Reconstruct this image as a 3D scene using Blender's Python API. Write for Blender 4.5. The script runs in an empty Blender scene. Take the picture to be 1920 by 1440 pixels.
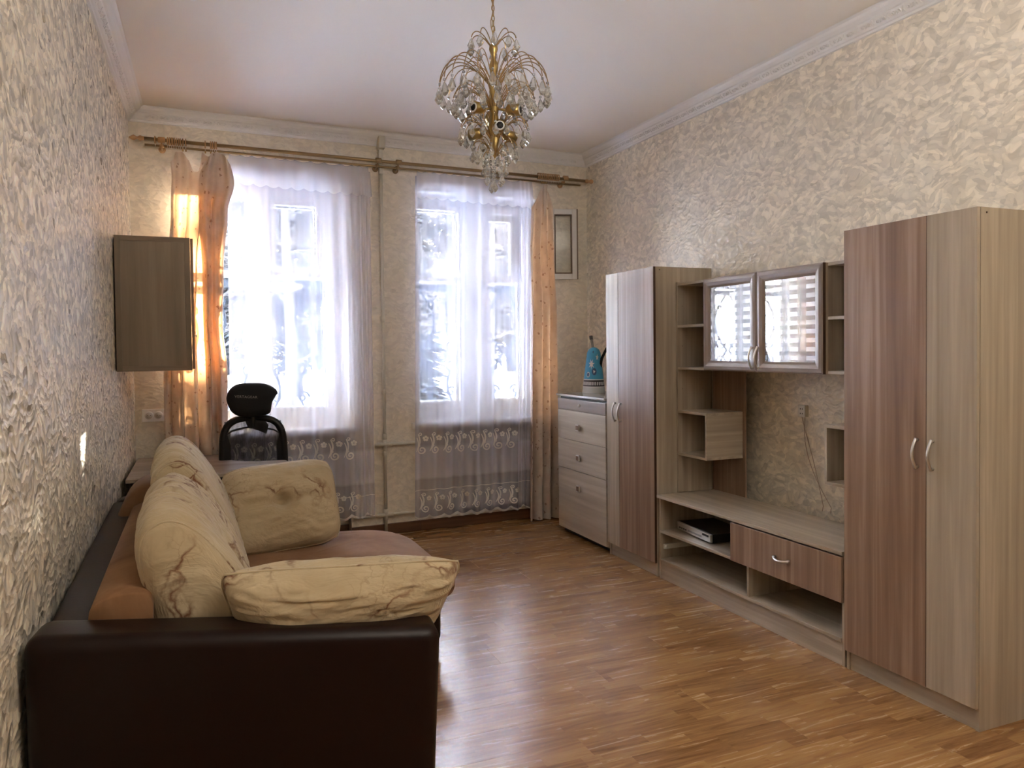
import bpy, bmesh, math, random
from mathutils import Vector, Matrix, noise as mn
random.seed(7)
S = bpy.context.scene
COL = S.collection
PI = math.pi
# ------------------------------------------------------------------ camera
F, YAW, PIT, ROL = 1440.0, .3941, .025, -.0114
CAM = Vector((.3874, 0, 1.5))
fw = Vector((math.sin(YAW)*math.cos(PIT), math.cos(YAW)*math.cos(PIT), -math.sin(PIT)))
r0 = Vector((math.cos(YAW), -math.sin(YAW), 0)); u0 = r0.cross(fw)
rr = math.cos(ROL)*r0 + math.sin(ROL)*u0; uu = -math.sin(ROL)*r0 + math.cos(ROL)*u0
cd = bpy.data.cameras.new('camera'); cam = bpy.data.objects.new('camera', cd); COL.objects.link(cam)
cd.sensor_fit = 'HORIZONTAL'; cd.sensor_width = 36; cd.lens = F/1920*36
cd.shift_x = -.65/1920; cd.shift_y = (688.4-720)/1920
cd.clip_start = .05; cd.clip_end = 400
cam.matrix_world = Matrix(((rr.x, uu.x, -fw.x, CAM.x), (rr.y, uu.y, -fw.y, CAM.y), (rr.z, uu.z, -fw.z, CAM.z), (0, 0, 0, 1)))
S.camera = cam
# ------------------------------------------------------------------ world, sun, exposure
SUNDIR = Vector((.29, 1, .158)).normalized()
SKY = 11.0; SUN = 70.0
S.view_settings.view_transform = 'Standard'; S.view_settings.look = 'None'
S.view_settings.exposure = 2.6; S.view_settings.gamma = 1; S.view_settings.use_curve_mapping = False
w = bpy.data.worlds.new('sky'); S.world = w; w.use_nodes = True
nt = w.node_tree; nt.nodes.clear()
def N(t, typ, **kw):
    n = t.nodes.new(typ)
    for k, v in kw.items():
        if k.startswith('i_'):
            key = k[2:]; key = int(key) if key.isdigit() else key
            n.inputs[key].default_value = v
        else: setattr(n, k, v)
    return n
tc = N(nt, 'ShaderNodeTexCoord'); sx = N(nt, 'ShaderNodeSeparateXYZ')
nt.links.new(tc.outputs['Generated'], sx.inputs[0])
rp = N(nt, 'ShaderNodeValToRGB'); nt.links.new(sx.outputs['Z'], rp.inputs[0])
e = rp.color_ramp.elements
e[0].position = 0.0; e[0].color = (1.0, .97, .92, 1); e[1].position = .9; e[1].color = (.52, .60, .84, 1)
m = e.new(.25); m.color = (.88, .88, .92, 1)
dt = N(nt, 'ShaderNodeVectorMath', operation='DOT_PRODUCT', i_1=SUNDIR)
nrm = N(nt, 'ShaderNodeVectorMath', operation='NORMALIZE'); nt.links.new(tc.outputs['Generated'], nrm.inputs[0])
nt.links.new(nrm.outputs[0], dt.inputs[0])
def M(t, op, a, b=None, c=None, clamp=False):
    n = t.nodes.new('ShaderNodeMath'); n.operation = op; n.use_clamp = clamp
    for i, v in enumerate((a, b, c)):
        if v is None: continue
        if isinstance(v, (int, float)): n.inputs[i].default_value = v
        else: t.links.new(v, n.inputs[i])
    return n.outputs[0]
d0 = M(nt, 'MAXIMUM', dt.outputs['Value'], 0.0)
g = M(nt, 'ADD', M(nt, 'MULTIPLY', M(nt, 'POWER', d0, 900.0), 5.0), M(nt, 'MULTIPLY', M(nt, 'POWER', d0, 30.0), .7))
mx = N(nt, 'ShaderNodeMix', data_type='RGBA', blend_type='ADD'); mx.inputs[0].default_value = 1
cg = N(nt, 'ShaderNodeCombineXYZ')
for i, k in enumerate((1, .93, .8)): nt.links.new(M(nt, 'MULTIPLY', g, k), cg.inputs[i])
nt.links.new(rp.outputs[0], mx.inputs[6]); nt.links.new(cg.outputs[0], mx.inputs[7])
bg = N(nt, 'ShaderNodeBackground'); bg.inputs['Strength'].default_value = SKY
nt.links.new(mx.outputs[2], bg.inputs[0])
wo = N(nt, 'ShaderNodeOutputWorld'); nt.links.new(bg.outputs[0], wo.inputs[0])
sl = bpy.data.lights.new('sun', 'SUN'); sl.energy = SUN; sl.angle = math.radians(.7); sl.color = (1, .90, .74)
so = bpy.data.objects.new('sun', sl); COL.objects.link(so)
so.rotation_euler = SUNDIR.to_track_quat('Z', 'Y').to_euler(); so.location = (8, 30, 12)
S.cycles.transparent_max_bounces = 24; S.cycles.max_bounces = 10; S.cycles.diffuse_bounces = 6
S.cycles.sample_clamp_indirect = 8; S.cycles.caustics_reflective = False; S.cycles.caustics_refractive = False

# the room goes on behind the camera; an unseen fill light is added
ll = bpy.data.lights.new('added_fill_light', 'AREA'); ll.shape = 'DISK'; ll.size = 1.1; ll.energy = 15; ll.color = (1, .96, .90)
lo = bpy.data.objects.new('added_fill_light', ll); COL.objects.link(lo); lo.location = (2.0, .1, 2.55); lo.rotation_euler = (PI-.25, 0, 0)
# ------------------------------------------------------------------ room constants
D0, SKB, SKL, W, XF, ZC = 6.0548, .041, .017, 3.715, 3.1346, 3.22
def B(x, off, z): return Vector((x, D0+SKB*x-off, z))          # a point before the window wall
def L(y, off, z): return Vector((-SKL*(D0-y)+off, y, z))       # a point before the left wall

# ------------------------------------------------------------------ mesh helpers
class MB:
    def __init__(s): s.v = []; s.f = []; s.m = []; s.mi = 0; s.sm = []
    def add(s, vs, fs, smooth=False):
        b = len(s.v); s.v += [tuple(p) for p in vs]
        for f in fs: s.f.append([b+i for i in f]); s.m.append(s.mi); s.sm.append(smooth)
    def hexa(s, p):   # 8 pts bottom 0-3, top 4-7
        s.add(p, [(3, 2, 1, 0), (4, 5, 6, 7), (0, 1, 5, 4), (1, 2, 6, 5), (2, 3, 7, 6), (3, 0, 4, 7)])
    def box(s, x0, x1, y0, y1, z0, z1):
        s.hexa([(x0, y0, z0), (x1, y0, z0), (x1, y1, z0), (x0, y1, z0), (x0, y0, z1), (x1, y0, z1), (x1, y1, z1), (x0, y1, z1)])
        return s
    def bbox(s, x0, x1, o0, o1, z0, z1):  # box in window-wall frame, o0 > o1 (nearer the room first)
        s.hexa([B(x0, o0, z0), B(x1, o0, z0), B(x1, o1, z0), B(x0, o1, z0), B(x0, o0, z1), B(x1, o0, z1), B(x1, o1, z1), B(x0, o1, z1)])
        return s
    def grid(s, nu, nv, fn, smooth=True, closeu=False):
        vs = [fn(i/(nu if closeu else nu-1), j/(nv-1)) for j in range(nv) for i in range(nu)]
        fs = []
        for j in range(nv-1):
            for i in range(nu if closeu else nu-1):
                a = j*nu+i; b = j*nu+(i+1) % nu
                fs.append((a, b, b+nu, a+nu))
        s.add(vs, fs, smooth); return s
    def tube(s, pts, r, n=6, cap=True, flat=None):
        pts = [Vector(p) for p in pts]; k = len(pts)
        rs = r if isinstance(r, (list, tuple)) else [r]*k
        vs = []; prev = None
        for i, p in enumerate(pts):
            t = (pts[min(i+1, k-1)]-pts[max(i-1, 0)]).normalized()
            if prev is None:
                a = Vector((0, 0, 1)) if abs(t.z) < .9 else Vector((1, 0, 0))
                nrm = t.cross(a).normalized()
            else:
                nrm = (prev - t*prev.dot(t)).normalized()
            prev = nrm; bn = t.cross(nrm)
            for q in range(n):
                an = 2*PI*q/n
                vs.append(p+(nrm*math.cos(an)*(flat[0] if flat else 1)+bn*math.sin(an)*(flat[1] if flat else 1))*rs[i])
        fs = [(i*n+q, i*n+(q+1) % n, (i+1)*n+(q+1) % n, (i+1)*n+q) for i in range(k-1) for q in range(n)]
        if cap: fs += [tuple(range(n))[::-1], tuple((k-1)*n+q for q in range(n))]
        s.add(vs, fs, n > 4); return s
    def lathe(s, prof, n=16, c=(0, 0, 0), axis='z', smooth=True):
        c = Vector(c); vs = []
        for r, h in prof:
            for q in range(n):
                a = 2*PI*q/n; x, y = r*math.cos(a), r*math.sin(a)
                p = Vector((x, y, h)) if axis == 'z' else (Vector((h, x, y)) if axis == 'x' else Vector((y, h, x)))
                vs.append(c+p)
        k = len(prof)
        fs = [(i*n+q, i*n+(q+1) % n, (i+1)*n+(q+1) % n, (i+1)*n+q) for i in range(k-1) for q in range(n)]
        fs += [tuple(range(n))[::-1], tuple((k-1)*n+q for q in range(n))]
        s.add(vs, fs, smooth); return s
    def prism(s, poly, h0, h1, fn=lambda x, y, z: (x, y, z)):
        k = len(poly)
        vs = [fn(x, y, h0) for x, y in poly]+[fn(x, y, h1) for x, y in poly]
        s.add(vs, [tuple(range(k))[::-1], tuple(range(k, 2*k))]+[(i, (i+1) % k, k+(i+1) % k, k+i) for i in range(k)]); return s
    def build(s, name, mats, parent=None, bevel=0, recalc=True, subd=0):
        me = bpy.data.meshes.new(name)
        org = parent_world(parent) if parent else Vector((0, 0, 0))
        me.from_pydata([tuple(Vector(p)-org) for p in s.v], [], s.f)
        for mt in (mats if isinstance(mats, (list, tuple)) else [mats]): me.materials.append(mt)
        me.polygons.foreach_set('material_index', s.m); me.polygons.foreach_set('use_smooth', s.sm)
        if recalc:
            bm = bmesh.new(); bm.from_mesh(me); bmesh.ops.recalc_face_normals(bm, faces=bm.faces); bm.to_mesh(me); bm.free()
        me.update()
        o = bpy.data.objects.new(name, me); COL.objects.link(o)
        if parent: o.parent = parent
        if bevel:
            md = o.modifiers.new('bevel', 'BEVEL'); md.width = bevel; md.segments = 2; md.limit_method = 'ANGLE'; md.angle_limit = .9
            if bevel > .01: md.segments = 4; [setattr(p, 'use_smooth', True) for p in me.polygons]; 
        if subd:
            md = o.modifiers.new('subdivision', 'SUBSURF'); md.levels = subd; md.render_levels = subd
        return o
WORLD = {}
def parent_world(p):
    v = Vector((0, 0, 0))
    while p: v += p.location; p = p.parent
    return v
def thing(name, label, cat, loc, group=None, kind=None):
    o = bpy.data.objects.new(name, None); COL.objects.link(o); o.location = loc; o.empty_display_size = .1
    if label: o['label'] = label
    if cat: o['category'] = cat
    if group: o['group'] = group
    if kind: o['kind'] = kind
    return o
def tag(o, label=None, cat=None, group=None, kind=None):
    for k, v in (('label', label), ('category', cat), ('group', group), ('kind', kind)):
        if v: o[k] = v
    return o
def dup(o, parent=None, loc=None, rot=None):
    c = o.copy(); COL.objects.link(c)
    if parent: c.parent = parent
    if loc is not None: c.location = loc
    if rot is not None: c.rotation_euler = rot
    return c

# ------------------------------------------------------------------ material helpers
def mat(name, col=(.8, .8, .8), rough=.5, metal=0, spec=.5, **kw):
    m = bpy.data.materials.new(name); m.use_nodes = True
    p = m.node_tree.nodes['Principled BSDF']
    p.inputs['Base Color'].default_value = (*col, 1); p.inputs['Roughness'].default_value = rough
    p.inputs['Metallic'].default_value = metal; p.inputs['Specular IOR Level'].default_value = spec
    for k, v in kw.items(): p.inputs[k.replace('_', ' ')].default_value = v
    return m
def P_(m): return m.node_tree, m.node_tree.nodes['Principled BSDF']
def coords(t, scale=(1, 1, 1), rnd=True, rot=(0, 0, 0)):
    tc = N(t, 'ShaderNodeTexCoord'); src = tc.outputs['Object']
    if rnd:
        oi = N(t, 'ShaderNodeObjectInfo'); a = N(t, 'ShaderNodeVectorMath', operation='ADD')
        k = M(t, 'MULTIPLY', oi.outputs['Random'], 37.0)
        t.links.new(src, a.inputs[0]); t.links.new(k, a.inputs[1]); src = a.outputs[0]
    mp = N(t, 'ShaderNodeMapping'); mp.inputs['Scale'].default_value = scale; mp.inputs['Rotation'].default_value = rot
    t.links.new(src, mp.inputs[0]); return mp.outputs[0]
def noise(t, vec, scale=1, detail=4, rough=.55, dist=0):
    n = N(t, 'ShaderNodeTexNoise'); n.inputs['Scale'].default_value = scale; n.inputs['Detail'].default_value = detail
    n.inputs['Roughness'].default_value = rough; n.inputs['Distortion'].default_value = dist
    t.links.new(vec, n.inputs['Vector']); return n.outputs[0]
def ramp(t, fac, stops):
    r = N(t, 'ShaderNodeValToRGB'); el = r.color_ramp.elements
    for i, (p, c) in enumerate(stops):
        q = el[i] if i < 2 else el.new(p)
        q.position = p; q.color = (*c, 1) if len(c) == 3 else c
    t.links.new(fac, r.inputs[0]); return r.outputs[0]
def mixc(t, fac, a, b, mode='MIX'):
    n = N(t, 'ShaderNodeMix', data_type='RGBA', blend_type=mode)
    for i, v in ((0, fac), (6, a), (7, b)):
        if isinstance(v, (int, float)): n.inputs[i].default_value = v
        elif isinstance(v, tuple): n.inputs[i].default_value = (*v, 1) if len(v) == 3 else v
        else: t.links.new(v, n.inputs[i])
    return n.outputs[2]
def bump(t, p, h, strength=.3, dist=.01):
    b = N(t, 'ShaderNodeBump'); b.inputs['Strength'].default_value = strength; b.inputs['Distance'].default_value = dist
    t.links.new(h, b.inputs['Height']); t.links.new(b.outputs[0], p.inputs['Normal'])
def wood(name, c1, c2, c3, axis=2, band=22, rough=.34):
    m = mat(name, c1, rough, spec=.5); t, p = P_(m)
    sc = [38, 38, 38]; sc[axis] = 1.6; v = coords(t, sc); f = noise(t, v, 1, 5, .6, .3)
    sb = [band, band, band]; sb[axis] = .45; vb = coords(t, sb); fb = noise(t, vb, 1, 2, .5, .6)
    sw = [5, 5, 5]; sw[axis] = .5; fc = noise(t, coords(t, sw), 1, 3, .6, 1.5)
    k = M(t, 'ADD', M(t, 'MULTIPLY', f, .3), M(t, 'ADD', M(t, 'MULTIPLY', fb, .45), M(t, 'MULTIPLY', fc, .25)))
    c = ramp(t, k, [(.36, c2), (.62, c3), (.5, c1)]); t.links.new(c, p.inputs['Base Color'])
    bump(t, p, f, .08, .002)
    return m
def wallpaper(name, contrast, sheen, axis, spec=.5, dist=.02):
    m = mat(name, (.6, .55, .45), .45, spec=spec); t, p = P_(m)
    tc = N(t, 'ShaderNodeTexCoord')
    src = tc.outputs['Object']
    n1 = N(t, 'ShaderNodeTexNoise'); n1.inputs['Scale'].default_value = 5.0; n1.inputs['Detail'].default_value = 2
    t.links.new(src, n1.inputs['Vector'])
    dv = N(t, 'ShaderNodeVectorMath', operation='MULTIPLY_ADD'); t.links.new(n1.outputs['Color'], dv.inputs[0])
    dv.inputs[1].default_value = (.16, .16, .16); t.links.new(src, dv.inputs[2])
    def layer(scale, rotv, stretch, seed):
        mp = N(t, 'ShaderNodeMapping'); mp.inputs['Rotation'].default_value = rotv; mp.inputs['Scale'].default_value = stretch
        mp.inputs['Location'].default_value = (seed, seed*.7, seed*1.3)
        t.links.new(dv.outputs[0], mp.inputs[0])
        vo = N(t, 'ShaderNodeTexVoronoi'); vo.inputs['Scale'].default_value = scale
        t.links.new(mp.outputs[0], vo.inputs['Vector'])
        s = N(t, 'ShaderNodeSeparateColor'); t.links.new(vo.outputs['Color'], s.inputs[0])
        return s.outputs[0], s.outputs[1], vo.outputs['Distance']
    a1, a2, ad = layer(21, (.4, .5, .3), (1, 1, 1.7), 0)
    b1, b2, bd = layer(25, (-.7, -.4, .5), (1.2, 1.2, 2.0), 3.1)
    k = M(t, 'ADD', M(t, 'MULTIPLY', a1, .5), M(t, 'MULTIPLY', b1, .5))
    k2 = M(t, 'SUBTRACT', k, M(t, 'MULTIPLY', M(t, 'ADD', ad, bd), .12))
    def cc(v): return tuple((.775+(v-.5)*contrast)*q for q in (1.0, .91, .755))
    col = ramp(t, k2, [(.05, cc(0)), (.75, cc(1)), (.42, cc(.5))])
    t.links.new(col, p.inputs['Base Color'])
    rg = M(t, 'SUBTRACT', .60, M(t, 'MULTIPLY', a2, .34)); t.links.new(rg, p.inputs['Roughness'])
    h = M(t, 'ADD', M(t, 'MULTIPLY', M(t, 'MULTIPLY', ad, a2), 1.0), M(t, 'MULTIPLY', M(t, 'MULTIPLY', bd, b2), .8))
    bump(t, p, h, sheen, dist)
    return m

M_wall = wallpaper('pearl_leaf_wallpaper', .30, .22, 0)
M_walll = wallpaper('pearl_leaf_wallpaper_left', .60, .5, 0, .55, .025)  # same paper; colour contrast raised to paint in its window sheen
M_wallb = wallpaper('leaf_wallpaper_window_wall', .14, .2, 1)  # same paper; lack of grazing light put into the lower colour contrast
M_white = mat('white_paint', (.74, .72, .68), .45)
M_ceil = mat('ceiling_paint', (.89, .845, .77), .7)
t, p = P_(M_ceil); bump(t, p, noise(t, coords(t, (1, 1, 1), False), 1.2, 4), .25, .02)
M_corn = mat('cornice_foam', (.80, .785, .76), .5)
M_light = wood('light_ash_laminate', (.40, .335, .26), (.31, .255, .19), (.50, .43, .345))
M_lightH = wood('light_ash_laminate_horizontal', (.40, .335, .26), (.31, .255, .19), (.50, .43, .345), axis=1)
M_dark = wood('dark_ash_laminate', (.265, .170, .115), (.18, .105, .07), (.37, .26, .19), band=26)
M_darkH = wood('dark_ash_laminate_horizontal', (.225, .135, .09), (.15, .085, .055), (.33, .22, .155), axis=1)
M_dres = wood('dresser_front_laminate', (.50, .44, .36), (.41, .35, .28), (.60, .54, .46), axis=1, band=14)
M_greyw = wood('grey_brown_moulding', (.27, .215, .19), (.23, .18, .155), (.33, .27, .24), axis=2, rough=.3)
M_cabin = wood('hanging_cabinet_laminate', (.24, .185, .125), (.19, .145, .095), (.30, .235, .165), band=9, rough=.4)
M_desk = wood('desk_top_laminate', (.33, .26, .20), (.27, .205, .155), (.40, .32, .26), axis=0, band=8, rough=.25)
M_desk2 = wood('desk_dark_edge', (.10, .06, .04), (.08, .045, .03), (.14, .09, .06))
M_dedge = mat('dark_door_edge', (.07, .035, .02), .4)
M_black = mat('black_gap', (.012, .01, .01), .6)
M_silver = mat('brushed_silver', (.72, .70, .67), .28, 1)
M_plast = mat('white_plastic', (.88, .87, .84), .35)
M_pipe = mat('cream_enamel_pipe', (.66, .62, .52), .35)
M_rad = mat('white_radiator_enamel', (.72, .70, .66), .35)
M_brass = mat('antique_brass', (.48, .34, .13), .3, 1)
M_brassd = mat('dark_brass_wire', (.42, .28, .12), .35, 1)
M_rod = mat('bronze_rod', (.36, .25, .13), .33, .75)
M_rodw = mat('honey_wood_finial', (.50, .29, .13), .35)
M_leather = mat('dark_brown_leather', (.012, .005, .004), .38, spec=.22)
t, p = P_(M_leather); bump(t, p, noise(t, coords(t, (1, 1, 1)), 90, 3), .12, .002)
M_blackp = mat('black_plastic', (.010, .010, .011), .38)
M_blackf = mat('black_fabric', (.012, .012, .013), .85)
M_base = wood('brown_baseboard', (.13, .06, .03), (.09, .04, .02), (.19, .09, .045), axis=0)
M_basey = wood('brown_baseboard_long', (.13, .06, .03), (.09, .04, .02), (.19, .09, .045), axis=1)

def suede():
    m = mat('tan_suede', (.36, .20, .11),   .85, spec=.2, Sheen_Weight=.12, Sheen_Roughness=.4); t, p = P_(m)
    f = noise(t, coords(t, (3, 3, 3)), 1, 5, .6, .6)
    t.links.new(ramp(t, f, [(.3, (.19, .092, .043)), (.7, (.325, .185, .098))]), p.inputs['Base Color'])
    bump(t, p, noise(t, coords(t, (1, 1, 1)), 60, 3), .15, .003); return m
M_suede = suede()
def veined():
    m = mat('cream_veined_fabric', (.7, .6, .4), .8, spec=.2, Sheen_Weight=.2); t, p = P_(m)
    v = coords(t, (1, 1, 1)); n1 = N(t, 'ShaderNodeTexNoise'); n1.inputs['Scale'].default_value = 5; n1.inputs['Detail'].default_value = 5
    t.links.new(v, n1.inputs['Vector'])
    dv = N(t, 'ShaderNodeVectorMath', operation='MULTIPLY_ADD'); t.links.new(n1.outputs['Color'], dv.inputs[0]); dv.inputs[1].default_value = (.4, .4, .4); t.links.new(v, dv.inputs[2])
    vo = N(t, 'ShaderNodeTexVoronoi', feature='DISTANCE_TO_EDGE'); vo.inputs['Scale'].default_value = 3.6; t.links.new(dv.outputs[0], vo.inputs['Vector'])
    line = M(t, 'SUBTRACT', 1.0, M(t, 'MULTIPLY', vo.outputs['Distance'], 20.0), clamp=True)
    vo2 = N(t, 'ShaderNodeTexVoronoi', feature='DISTANCE_TO_EDGE'); vo2.inputs['Scale'].default_value = 11; t.links.new(dv.outputs[0], vo2.inputs['Vector'])
    line2 = M(t, 'MULTIPLY', M(t, 'SUBTRACT', 1.0, M(t, 'MULTIPLY', vo2.outputs['Distance'], 30.0), clamp=True), .35)
    msk = M(t, 'MULTIPLY', M(t, 'SUBTRACT', noise(t, v, 3.3, 3), .5), 9.0, clamp=True)
    k = M(t, 'MULTIPLY', M(t, 'MAXIMUM', line, line2), msk, clamp=True)
    base = ramp(t, noise(t, v, 4, 4), [(.35, (.455, .36, .225)), (.65, (.56, .465, .31))])
    c = mixc(t, k, base, (.15, .05, .02)); t.links.new(c, p.inputs['Base Color'])
    wr = N(t, 'ShaderNodeMapping'); 
    bump(t, p, noise(t, coords(t, (4, 16, 6)), 1, 4, .6, .8), .7, .025); return m
M_vein = veined()

def floor_mat():
    m = mat('three_strip_oak_laminate', (.4, .22, .1), .27, spec=.55); t, p = P_(m)
    oi = N(t, 'ShaderNodeObjectInfo'); tc = N(t, 'ShaderNodeTexCoord'); s = N(t, 'ShaderNodeSeparateXYZ'); t.links.new(tc.outputs['Object'], s.inputs[0])
    R = oi.outputs['Random']
    row = M(t, 'FLOOR', M(t, 'MULTIPLY', M(t, 'ADD', s.outputs[1], 1.0), 1/.0645))
    wn = N(t, 'ShaderNodeTexWhiteNoise', noise_dimensions='2D'); cb = N(t, 'ShaderNodeCombineXYZ'); t.links.new(row, cb.inputs[0]); t.links.new(M(t, 'MULTIPLY', R, 91.0), cb.inputs[1]); t.links.new(cb.outputs[0], wn.inputs[0])
    cell = M(t, 'FLOOR', M(t, 'ADD', M(t, 'MULTIPLY', s.outputs[0], 1/.37), M(t, 'MULTIPLY', wn.outputs['Value'], 7.0)))
    wn2 = N(t, 'ShaderNodeTexWhiteNoise', noise_dimensions='3D'); cb2 = N(t, 'ShaderNodeCombineXYZ')
    t.links.new(row, cb2.inputs[0]); t.links.new(cell, cb2.inputs[1]); t.links.new(M(t, 'MULTIPLY', R, 91.0), cb2.inputs[2]); t.links.new(cb2.outputs[0], wn2.inputs[0])
    rnd = wn2.outputs['Value']
    add = N(t, 'ShaderNodeVectorMath', operation='ADD'); t.links.new(tc.outputs['Object'], add.inputs[0])
    c3 = N(t, 'ShaderNodeCombineXYZ'); 
    for i in range(3): t.links.new(M(t, 'MULTIPLY', M(t, 'ADD', rnd, R), 40.0+i*9), c3.inputs[i])
    t.links.new(c3.outputs[0], add.inputs[1])
    mp = N(t, 'ShaderNodeMapping'); mp.inputs['Scale'].default_value = (2.2, 24, 1); t.links.new(add.outputs[0], mp.inputs[0])
    g1 = noise(t, mp.outputs[0], 1, 5, .62, 1.6)
    mp2 = N(t, 'ShaderNodeMapping'); mp2.inputs['Scale'].default_value = (6, 130, 1); t.links.new(add.outputs[0], mp2.inputs[0])
    g2 = noise(t, mp2.outputs[0], 1, 3, .6)
    k = M(t, 'ADD', M(t, 'MULTIPLY', rnd, .17), M(t, 'ADD', M(t, 'MULTIPLY', g1, .68), M(t, 'MULTIPLY', g2, .18)))
    c = ramp(t, k, [(.28, (.11, .042, .013)), (.76, (.46, .27, .11)), (.42, (.225, .108, .040)), (.56, (.33, .178, .070))])
    t.links.new(c, p.inputs['Base Color'])
    t.links.new(M(t, 'ADD', .20, M(t, 'MULTIPLY', g1, .12)), p.inputs['Roughness'])
    return m
M_floor = floor_mat()

def glass(name, refl=1.0, tint=(.97, .98, .98), frost=False):
    m = bpy.data.materials.new(name); m.use_nodes = True; t = m.node_tree; t.nodes.clear()
    out = N(t, 'ShaderNodeOutputMaterial'); tr = N(t, 'ShaderNodeBsdfTransparent'); tr.inputs[0].default_value = (*tint, 1)
    gl = N(t, 'ShaderNodeBsdfGlossy'); gl.inputs['Roughness'].default_value = .02
    fr = N(t, 'ShaderNodeFresnel'); fr.inputs[0].default_value = 1.5
    mx = N(t, 'ShaderNodeMixShader'); t.links.new(M(t, 'MULTIPLY', fr.outputs[0], refl, clamp=True), mx.inputs[0])
    t.links.new(tr.outputs[0], mx.inputs[1]); t.links.new(gl.outputs[0], mx.inputs[2]); last = mx.outputs[0]
    if frost:
        tc = N(t, 'ShaderNodeTexCoord'); s = N(t, 'ShaderNodeSeparateXYZ'); t.links.new(tc.outputs['Object'], s.inputs[0])
        a = M(t, 'GREATER_THAN', M(t, 'FRACT', M(t, 'MULTIPLY', s.outputs[2], 1/.046)), .5)
        b = M(t, 'GREATER_THAN', M(t, 'FRACT', M(t, 'MULTIPLY', s.outputs[1], 1/.12)), .5)
        k = M(t, 'ADD', .12, M(t, 'MULTIPLY', a, M(t, 'ADD', .10, M(t, 'MULTIPLY', b, .10))))
        df = N(t, 'ShaderNodeBsdfGlossy'); df.inputs[0].default_value = (.8, .8, .8, 1); df.inputs['Roughness'].default_value = .3
        m2 = N(t, 'ShaderNodeMixShader'); t.links.new(k, m2.inputs[0]); t.links.new(last, m2.inputs[1]); t.links.new(df.outputs[0], m2.inputs[2]); last = m2.outputs[0]
    t.links.new(last, out.inputs[0]); return m
M_glass = glass('window_glass'); M_dglass = glass('striped_door_glass', 3.2, (.8, .82, .82), True)

def sheer(name, col, T0, fn_density=None, trans=.5):
    m = bpy.data.materials.new(name); m.use_nodes = True; t = m.node_tree; t.nodes.clear()
    out = N(t, 'ShaderNodeOutputMaterial'); tr = N(t, 'ShaderNodeBsdfTransparent')
    df = N(t, 'ShaderNodeBsdfDiffuse'); tl = N(t, 'ShaderNodeBsdfTranslucent')
    df.inputs[0].default_value = (*col, 1); tl.inputs[0].default_value = (*col, 1)
    m1 = N(t, 'ShaderNodeMixShader'); m1.inputs[0].default_value = trans; t.links.new(df.outputs[0], m1.inputs[1]); t.links.new(tl.outputs[0], m1.inputs[2])
    ge = N(t, 'ShaderNodeNewGeometry'); dp = N(t, 'ShaderNodeVectorMath', operation='DOT_PRODUCT')
    t.links.new(ge.outputs['Normal'], dp.inputs[0]); t.links.new(ge.outputs['Incoming'], dp.inputs[1])
    c = M(t, 'MAXIMUM', M(t, 'ABSOLUTE', dp.outputs['Value']), .25)
    Tn = fn_density(t) if fn_density else None
    if Tn is None: pw = M(t, 'POWER', T0, M(t, 'DIVIDE', 1.0, c))
    else: pw = M(t, 'POWER', Tn, M(t, 'DIVIDE', 1.0, c))
    m2 = N(t, 'ShaderNodeMixShader'); t.links.new(pw, m2.inputs[0]); t.links.new(m1.outputs[0], m2.inputs[1]); t.links.new(tr.outputs[0], m2.inputs[2])
    t.links.new(m2.outputs[0], out.inputs[0]); return m
def tulle_T(t):
    tc = N(t, 'ShaderNodeTexCoord'); s = N(t, 'ShaderNodeSeparateXYZ'); t.links.new(tc.outputs['Object'], s.inputs[0])
    z = M(t, 'DIVIDE', s.outputs[2], 3.0)
    base = ramp(t, z, [(0, (.70,)*3), (1, (.66,)*3), (.112, (.68,)*3), (.114, (.48,)*3), (.195, (.48,)*3), (.205, (.66,)*3), (.30, (.68,)*3)])
    rc = N(t, 'ShaderNodeRGBToBW'); t.links.new(base, rc.inputs[0])
    f = noise(t, coords(t, (1, 1, 1), False), 70, 2, .7)
    return rc.outputs[0]
M_tulle = sheer('white_sheer_tulle', (.80, .80, .94), .66, tulle_T, .42)
M_lace = sheer('white_lace_band', (.86, .85, .88), .55, None, .42)
M_emb = sheer('white_embroidery_thread', (.90, .88, .86), .12, None, .35)
M_mesh = sheer('black_chair_mesh', (.02, .02, .022), .22, lambda t: M(t, 'ADD', .08, M(t, 'MULTIPLY', noise(t, coords(t, (120, 120, 25), False), 1, 1, .5, .5), .38)), .1)

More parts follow.
